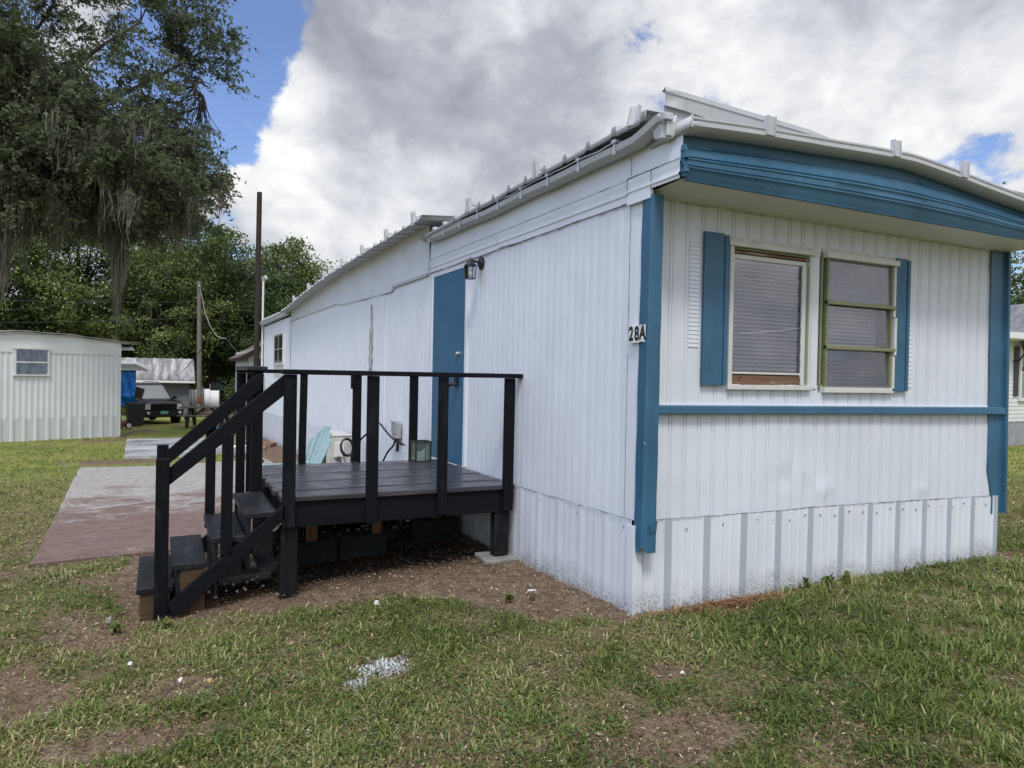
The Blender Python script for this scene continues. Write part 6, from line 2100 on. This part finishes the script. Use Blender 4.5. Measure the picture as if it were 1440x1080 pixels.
# thatch of dead clippings and leaf litter lying on the soil
n = 200000
r = 1.7 * (14.0 / 1.7) ** nr.random(n)
ca = fwd - np.radians(nr.uniform(-47, 47, n))
X2, Y2 = -2.64 + r * np.cos(ca), -3.60 + r * np.sin(ca)
k = ~in_slab(X2, Y2) & ~in_home(X2, Y2)
X2, Y2, r = X2[k], Y2[k], r[k]
Cc = np.stack([X2, Y2, gz_np(X2, Y2) + nr.uniform(-0.002, 0.016, len(X2))], 1)
LIT = leafmat('dead_litter', (0.050, 0.030, 0.018), (0.22, 0.145, 0.085), (0.52, 0.44, 0.32), 0.1, 0.9)
lt = leaves_object('leaf_litter', Cc, nr.uniform(0.008, 0.030, len(X2)) * (r / 3.5) ** 0.4, np.clip(nr.normal(0.45, 0.36, len(X2)), 0, 1), LIT, None, 1.6, 0.28)
tag(lt, 'dead clippings and leaf litter on the soil', 'leaf litter', None, 'stuff')
# brown pine straw at the foot of the front skirting
n = 1500
X3 = nr.normal(0.62, 0.24, n)
Y3 = -0.10 - np.abs(nr.normal(0, 0.05, n))
Cc = np.stack([X3, Y3, gz_np(X3, Y3) + nr.uniform(0.0, 0.03, n)], 1)
STR = leafmat('pine_straw', (0.13, 0.062, 0.028), (0.28, 0.150, 0.075), (0.40, 0.26, 0.15), 0.1, 0.8)
tag(leaves_object('pine_straw', Cc, nr.uniform(0.03, 0.09, n), nr.uniform(0, 1, n), STR, None, 1.2, 0.07), 'reddish pine straw along the foot of the front skirting', 'pine straw', None, 'stuff')
# clover and low broadleaf weeds in patches
n = 26000
r = 1.8 * (12.0 / 1.8) ** nr.random(n)
ca = fwd - np.radians(nr.uniform(-47, 47, n))
X5, Y5 = -2.64 + r * np.cos(ca), -3.60 + r * np.sin(ca)
k = ~in_slab(X5, Y5) & ~in_home(X5, Y5) & (fbm(X5, Y5, 1.7, 80, 3) > 0.55) & (bare(X5, Y5) < 0.6)
X5, Y5, r = X5[k], Y5[k], r[k]
Cc = np.stack([X5, Y5, gz_np(X5, Y5) + nr.uniform(0.004, 0.030, len(X5))], 1)
CLV = leafmat('clover_leaf', (0.035, 0.070, 0.022), (0.085, 0.145, 0.045), (0.16, 0.20, 0.08), 0.25, 0.6)
tag(leaves_object('clover', Cc, nr.uniform(0.012, 0.026, len(X5)) * (r / 3.5) ** 0.3, nr.uniform(0, 1, len(X5)), CLV, None, 1.0, 0.85), 'low clover and broadleaf weeds among the grass', 'clover', None, 'stuff')
# dark heap of old leaves added behind the blocks to darken the under-deck
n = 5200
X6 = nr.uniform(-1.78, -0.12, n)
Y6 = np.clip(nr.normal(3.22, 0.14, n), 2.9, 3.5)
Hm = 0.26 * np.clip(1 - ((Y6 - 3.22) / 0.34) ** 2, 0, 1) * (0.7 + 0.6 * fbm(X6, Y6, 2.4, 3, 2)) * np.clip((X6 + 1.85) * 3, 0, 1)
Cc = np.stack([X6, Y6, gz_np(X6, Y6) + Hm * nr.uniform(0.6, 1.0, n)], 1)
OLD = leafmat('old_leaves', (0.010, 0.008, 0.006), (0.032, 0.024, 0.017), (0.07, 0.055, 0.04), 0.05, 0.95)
tag(leaves_object('added_leaf_heap', Cc, nr.uniform(0.04, 0.10, n), nr.uniform(0, 1, n), OLD, None, 0.6, 0.6), 'dark heap of old leaves added to darken the space under the deck', 'leaf heap', None, 'stuff')
# white paint spilled on the grass
n = 1000
X4 = np.concatenate([nr.normal(-1.58, 0.062, n), nr.normal(-1.74, 0.03, n // 6)])
Y4 = np.concatenate([nr.normal(0.00, 0.056, n), nr.normal(-0.10, 0.03, n // 6)])
wp_ = blades('white_paint_spill', X4, Y4, nr.uniform(0.016, 0.045, len(X4)), nr.uniform(0.002, 0.0045, len(X4)), PAINTED, np.zeros(len(X4)), nr, 1.6)
tag(wp_, 'patch of grass splashed with white paint in the middle of the lawn', 'paint spill', None, 'stuff')


# small things lying about
paper = simple('white_scrap', (0.72, 0.71, 0.68), (0.60, 0.59, 0.55), 0.7)
chip = simple('tan_chip', (0.42, 0.27, 0.13), (0.30, 0.19, 0.10), 0.8, 0, 20)
rr = random.Random(4)


def scrap(x, y, w, d, mat, name, label, cat, h=0.012, group=None):
    w, d, h = w * 0.72, d * 0.72, h * 0.8
    z = gz(x, y) + 0.008
    fr = Matrix.Translation((x, y, z)) @ Matrix.Rotation(rr.uniform(0, 6), 4, 'Z') @ Matrix.Rotation(rr.uniform(-.25, .25), 4, 'X')
    n_ = 7
    top = [(w * math.cos(2 * PI * k / n_) * rr.uniform(.7, 1.1), d * math.sin(2 * PI * k / n_) * rr.uniform(.7, 1.1)) for k in range(n_)]
    mb = MB(fr)
    vs = [(a, b, 0) for a, b in top] + [(a * 0.8, b * 0.8, h * rr.uniform(.7, 1.2)) for a, b in top]
    mb.add(vs, [tuple(range(n_ - 1, -1, -1)), tuple(range(n_, 2 * n_))] + [(i, (i + 1) % n_, (i + 1) % n_ + n_, i + n_) for i in range(n_)])
    return tag(mb.build(name, mat, None), label, cat, group)


scrap(-2.535, 0.42, 0.030, 0.018, paper, 'paper_scrap', 'white paper scrap on the bare spot left of the lawn centre', 'scrap')
scrap(-2.40, 0.33, 0.035, 0.025, chip, 'wood_chip', 'orange-tan wood chip beside the white paper scrap', 'wood chip')
scrap(-2.78, 0.78, 0.042, 0.022, paper, 'paper_scrap', 'pale scrap in the grass nearest the foot of the steps', 'scrap')
scrap(-1.33, 1.06, 0.034, 0.024, paper, 'white_stone', 'white stone on the dirt in front of the deck legs', 'stone', 0.03)
scrap(-2.60, -0.55, 0.030, 0.024, chip, 'wood_chip', 'tan chip low in the left foreground grass', 'wood chip')
scrap(-0.30, -0.83, 0.024, 0.012, paper, 'paper_scrap', 'small white scrap on the bare spot below the blue corner trim', 'scrap')
scrap(-0.33, 0.72, 0.045, 0.010, paper, 'splinter', 'white splinter on the dirt beside the right deck leg', 'splinter')
scrap(-0.42, 0.55, 0.035, 0.03, M['ply'], 'dirt_clod', 'brown clod on the dirt beside the white skirting', 'clod', 0.03)
scrap(-2.93, 1.63, 0.035, 0.03, M['concrete'], 'grey_stone', 'grey stone beside the lowest step', 'stone', 0.035)
for k in range(14):
    x, y = rr.uniform(-2.35, -1.9), rr.uniform(1.75, 2.3)
    scrap(x, y, rr.uniform(.012, .03), rr.uniform(.008, .02), paper, 'rubble_chip', 'pale chip of rubble on the dark soil under the steps', 'rubble chip', 0.015, 'rubble chips under the steps')


def weed(x, y, h, n, label):
    h *= 0.72
    z = gz(x, y)
    o = thing('weed', (x, y, z), label, 'weed', 'weeds in the yard')
    st = MB()
    C = []
    for k in range(n):
        a = rr.uniform(0, 6.28)
        q = (x + math.cos(a) * h * 0.45 * rr.random(), y + math.sin(a) * h * .45 * rr.random(), z + h * rr.uniform(.4, 1.0))
        st.tube([(x, y, z - .01), ((x * 2 + q[0]) / 3, (y * 2 + q[1]) / 3, z + (q[2] - z) * .6), q], [0.003, 0.002, 0.001], 4, False)
        for _ in range(6):
            t_ = rr.uniform(.4, 1)
            C.append((lerp(x, q[0], t_) + rr.uniform(-.015, .015), lerp(y, q[1], t_) + rr.uniform(-.015, .015), lerp(z, q[2], t_)))
    st.build('stem', TREE_LEAF, o)
    C = np.array(C)
    leaves_object('foliage', C, nr.uniform(0.022, 0.05, len(C)), nr.uniform(.2, .8, len(C)), YEL_LEAF, o, .5, .6)


weed(-2.88, 1.40, 0.10, 16, 'small broadleaf weed growing against the lowest step')
weed(-2.60, 1.36, 0.09, 16, 'small broadleaf weed at the foot of the near newel post')
weed(1.42, -0.07, 0.13, 6, 'thin weed at the front skirting, left of its two neighbours')
weed(1.62, -0.09, 0.12, 8, 'middle one of the three weeds at the front skirting')
weed(1.80, -0.10, 0.13, 10, 'bushiest of the weeds growing along the front skirting')
weed(-0.55, 0.62, 0.07, 14, 'tuft of weed on the bare dirt beside the side skirting')
weed(-2.45, -0.05, 0.09, 14, 'leafy weed in the left foreground grass')

# ---------------------------------------------------------------- sky, light, camera
world = bpy.data.worlds.new('World')
scene.world = world
world.use_nodes = True
wt = world.node_tree
wt.nodes.clear()


class WT(NT):
    def __init__(self, tree):
        self.t = tree
        self.out = self.n('ShaderNodeOutputWorld')
        self._co = self.n('ShaderNodeTexCoord').outputs['Generated']


w = WT(wt)
SUN_EL, SUN_AZ = math.radians(58), math.radians(205)      # azimuth clockwise from +y: behind the camera, to its right
sky = w.n('ShaderNodeTexSky', sky_type='NISHITA')
sky.sun_disc = False
sky.sun_elevation = SUN_EL
sky.sun_rotation = SUN_AZ
sky.air_density = 1.0
sky.dust_density = 1.0
SKY_STRENGTH = 0.15
blue = w.mix(1.0, sky.outputs[0], (SKY_STRENGTH * 0.92, SKY_STRENGTH * 0.96, SKY_STRENGTH * 1.18), 'MULTIPLY')
sepd = w.n('ShaderNodeSeparateXYZ')
w.l(w.co(), sepd.inputs[0])
zc = w.math('MAXIMUM', sepd.outputs[2], 0.0)
cmb = w.n('ShaderNodeCombineXYZ')
w.l(sepd.outputs[0], cmb.inputs[0])
w.l(sepd.outputs[1], cmb.inputs[1])
w.l(w.math('MULTIPLY', zc, 1.45), cmb.inputs[2])


def wnoise(scale, detail, rough, off=(0, 0, 0), dist=0.0):
    mp = w.n('ShaderNodeMapping')
    mp.inputs['Location'].default_value = off
    w.l(cmb.outputs[0], mp.inputs['Vector'])
    nd = w.n('ShaderNodeTexNoise')
    nd.inputs['Scale'].default_value = scale
    nd.inputs['Detail'].default_value = detail
    nd.inputs['Roughness'].default_value = rough
    nd.inputs['Distortion'].default_value = dist
    w.l(mp.outputs[0], nd.inputs['Vector'])
    return nd.outputs['Fac']


def lobe(d, inner, outer):
    """soft patch of sky around direction d (degrees)"""
    v = w.n('ShaderNodeVectorMath', operation='DOT_PRODUCT')
    nrmv = w.n('ShaderNodeVectorMath', operation='NORMALIZE')
    w.l(w.co(), nrmv.inputs[0])
    w.l(nrmv.outputs[0], v.inputs[0])
    v.inputs[1].default_value = Vector(d).normalized()
    return w.smooth(v.outputs['Value'], math.cos(math.radians(outer)), math.cos(math.radians(inner)))


def addm(items, base=0.0):
    acc = base
    for wgt, s in items:
        acc = w.math('ADD', w.math('MULTIPLY', s, wgt), acc)
    return acc


n_big = wnoise(2.6, 8, 0.52, (0.3, 0.1, 0), 0.2)
n_med = wnoise(6.0, 9, 0.56, (2.2, 1.7, 0.4), 0.25)
# cloud cover: mostly overcast, open blue at the upper left and a few slits at the right
n_fin = wnoise(15.0, 8, 0.60, (5.2, 3.1, 0.9), 0.3)
cov = addm([(0.42, n_big), (0.80, n_med), (0.75, n_fin)], -0.27)
cov = addm([(-0.50, lobe((0.062, 0.915, 0.41), 2.0, 6.4)), (-0.44, lobe((0.025, 0.945, 0.33), 2.0, 7.0)), (-0.10, lobe((0.790, 0.570, 0.228), 0.5, 5.0)),
            (-0.08, lobe((0.835, 0.495, 0.245), 0.5, 4.0)), (-0.09, lobe((0.738, 0.612, 0.285), 0.5, 3.5)), (0.16, lobe((0.77, 0.52, 0.38), 3, 14)), (0.22, lobe((0.30, 0.89, 0.34), 5, 16)), (-0.25, lobe((-0.35, 0.90, 0.28), 5, 20))], cov)
alpha = w.smooth(cov, 0.49, 0.64)
# brightness of the clouds
br = addm([(0.95, n_med), (0.45, n_big), (0.62, n_fin)], -0.50)
br = addm([(0.28, lobe((0.63, 0.68, 0.40), 1, 12)), (0.20, lobe((0.735, 0.62, 0.24), 2, 13)), (0.28, lobe((0.83, 0.48, 0.30), 2, 12)), (-0.10, lobe((0.34, 0.86, 0.38), 3, 16)), (-0.20, lobe((0.74, 0.56, 0.41), 2, 10)), (0.30, lobe((0.10, 0.95, 0.29), 1, 7)),
           (0.18, lobe((0.33, 0.92, 0.20), 1, 8)), (0.10, lobe((0.16, 0.96, 0.19), 3, 12)), (0.22, lobe((0.135, 0.925, 0.36), 0.5, 3.5))], br)
cloud = w.ramp(br, [(0.18, (0.335, 0.36, 0.425)), (0.42, (0.47, 0.495, 0.56)), (0.64, (0.70, 0.72, 0.77)), (0.90, (1.0, 1.0, 1.0))])
# unseen cloud overhead, sunward and at left is boosted to light the walls
sund = Vector((math.sin(SUN_AZ) * math.cos(SUN_EL), math.cos(SUN_AZ) * math.cos(SUN_EL), math.sin(SUN_EL)))
boost = addm([(0.75, lobe(sund, 8, 62)), (0.60, lobe((0, 0, 1), 20, 62)), (0.45, lobe((-1, -0.35, 0.35), 20, 75))], 1.0)
cloud = w.mix(1.0, cloud, (1, 1, 1), 'MULTIPLY')
sc_ = w.n('ShaderNodeVectorMath', operation='SCALE')
w.l(cloud, sc_.inputs[0])
w.l(boost, sc_.inputs['Scale'])
final = w.mix(alpha, blue, sc_.outputs[0])
blue_fill = lobe((-0.92, 0.05, 0.40), 15, 60)      # added blue glow at the left, out of view, to tint the side wall
final = w.mix(w.math('MULTIPLY', blue_fill, 0.50), final, w.mix(1.0, blue, (3.2, 2.85, 2.5), 'MULTIPLY'))
bg = w.n('ShaderNodeBackground')
w.l(final, bg.inputs['Color'])
bg.inputs['Strength'].default_value = 1.0
w.l(bg.outputs[0], w.out.inputs['Surface'])
world.cycles.sampling_method = 'MANUAL'
world.cycles.sample_map_resolution = 1024

sl = bpy.data.lights.new('sun', 'SUN')
sl.energy = 2.25
sl.angle = math.radians(12)
sl.color = (1.0, 0.98, 0.95)
so = bpy.data.objects.new('sun', sl)
COL.objects.link(so)
so.rotation_euler = (-sund).to_track_quat('-Z', 'Y').to_euler()

cam = bpy.data.cameras.new('camera')
cam.sensor_fit = 'HORIZONTAL'
cam.sensor_width = 36.0
cam.lens = 25.0
cam.clip_start = 0.05
cam.clip_end = 2000
co = bpy.data.objects.new('camera', cam)
COL.objects.link(co)
Rm = Matrix(((0.8971134268701527, -0.011867156032384927, -0.44164088345282765),
             (-0.44137579766560686, 0.019736316155779168, -0.897105279808144),
             (0.019362452436102212, 0.9997347890477264, 0.012467838760487692)))
co.matrix_world = Matrix.Translation((-2.64, -3.60, 1.456)) @ Rm.to_4x4()
scene.camera = co
scene.view_settings.view_transform = 'Standard'
scene.view_settings.look = 'None'
scene.view_settings.exposure = 0.0
scene.view_settings.gamma = 1.0
scene.cycles.max_bounces = 6
scene.cycles.transparent_max_bounces = 12
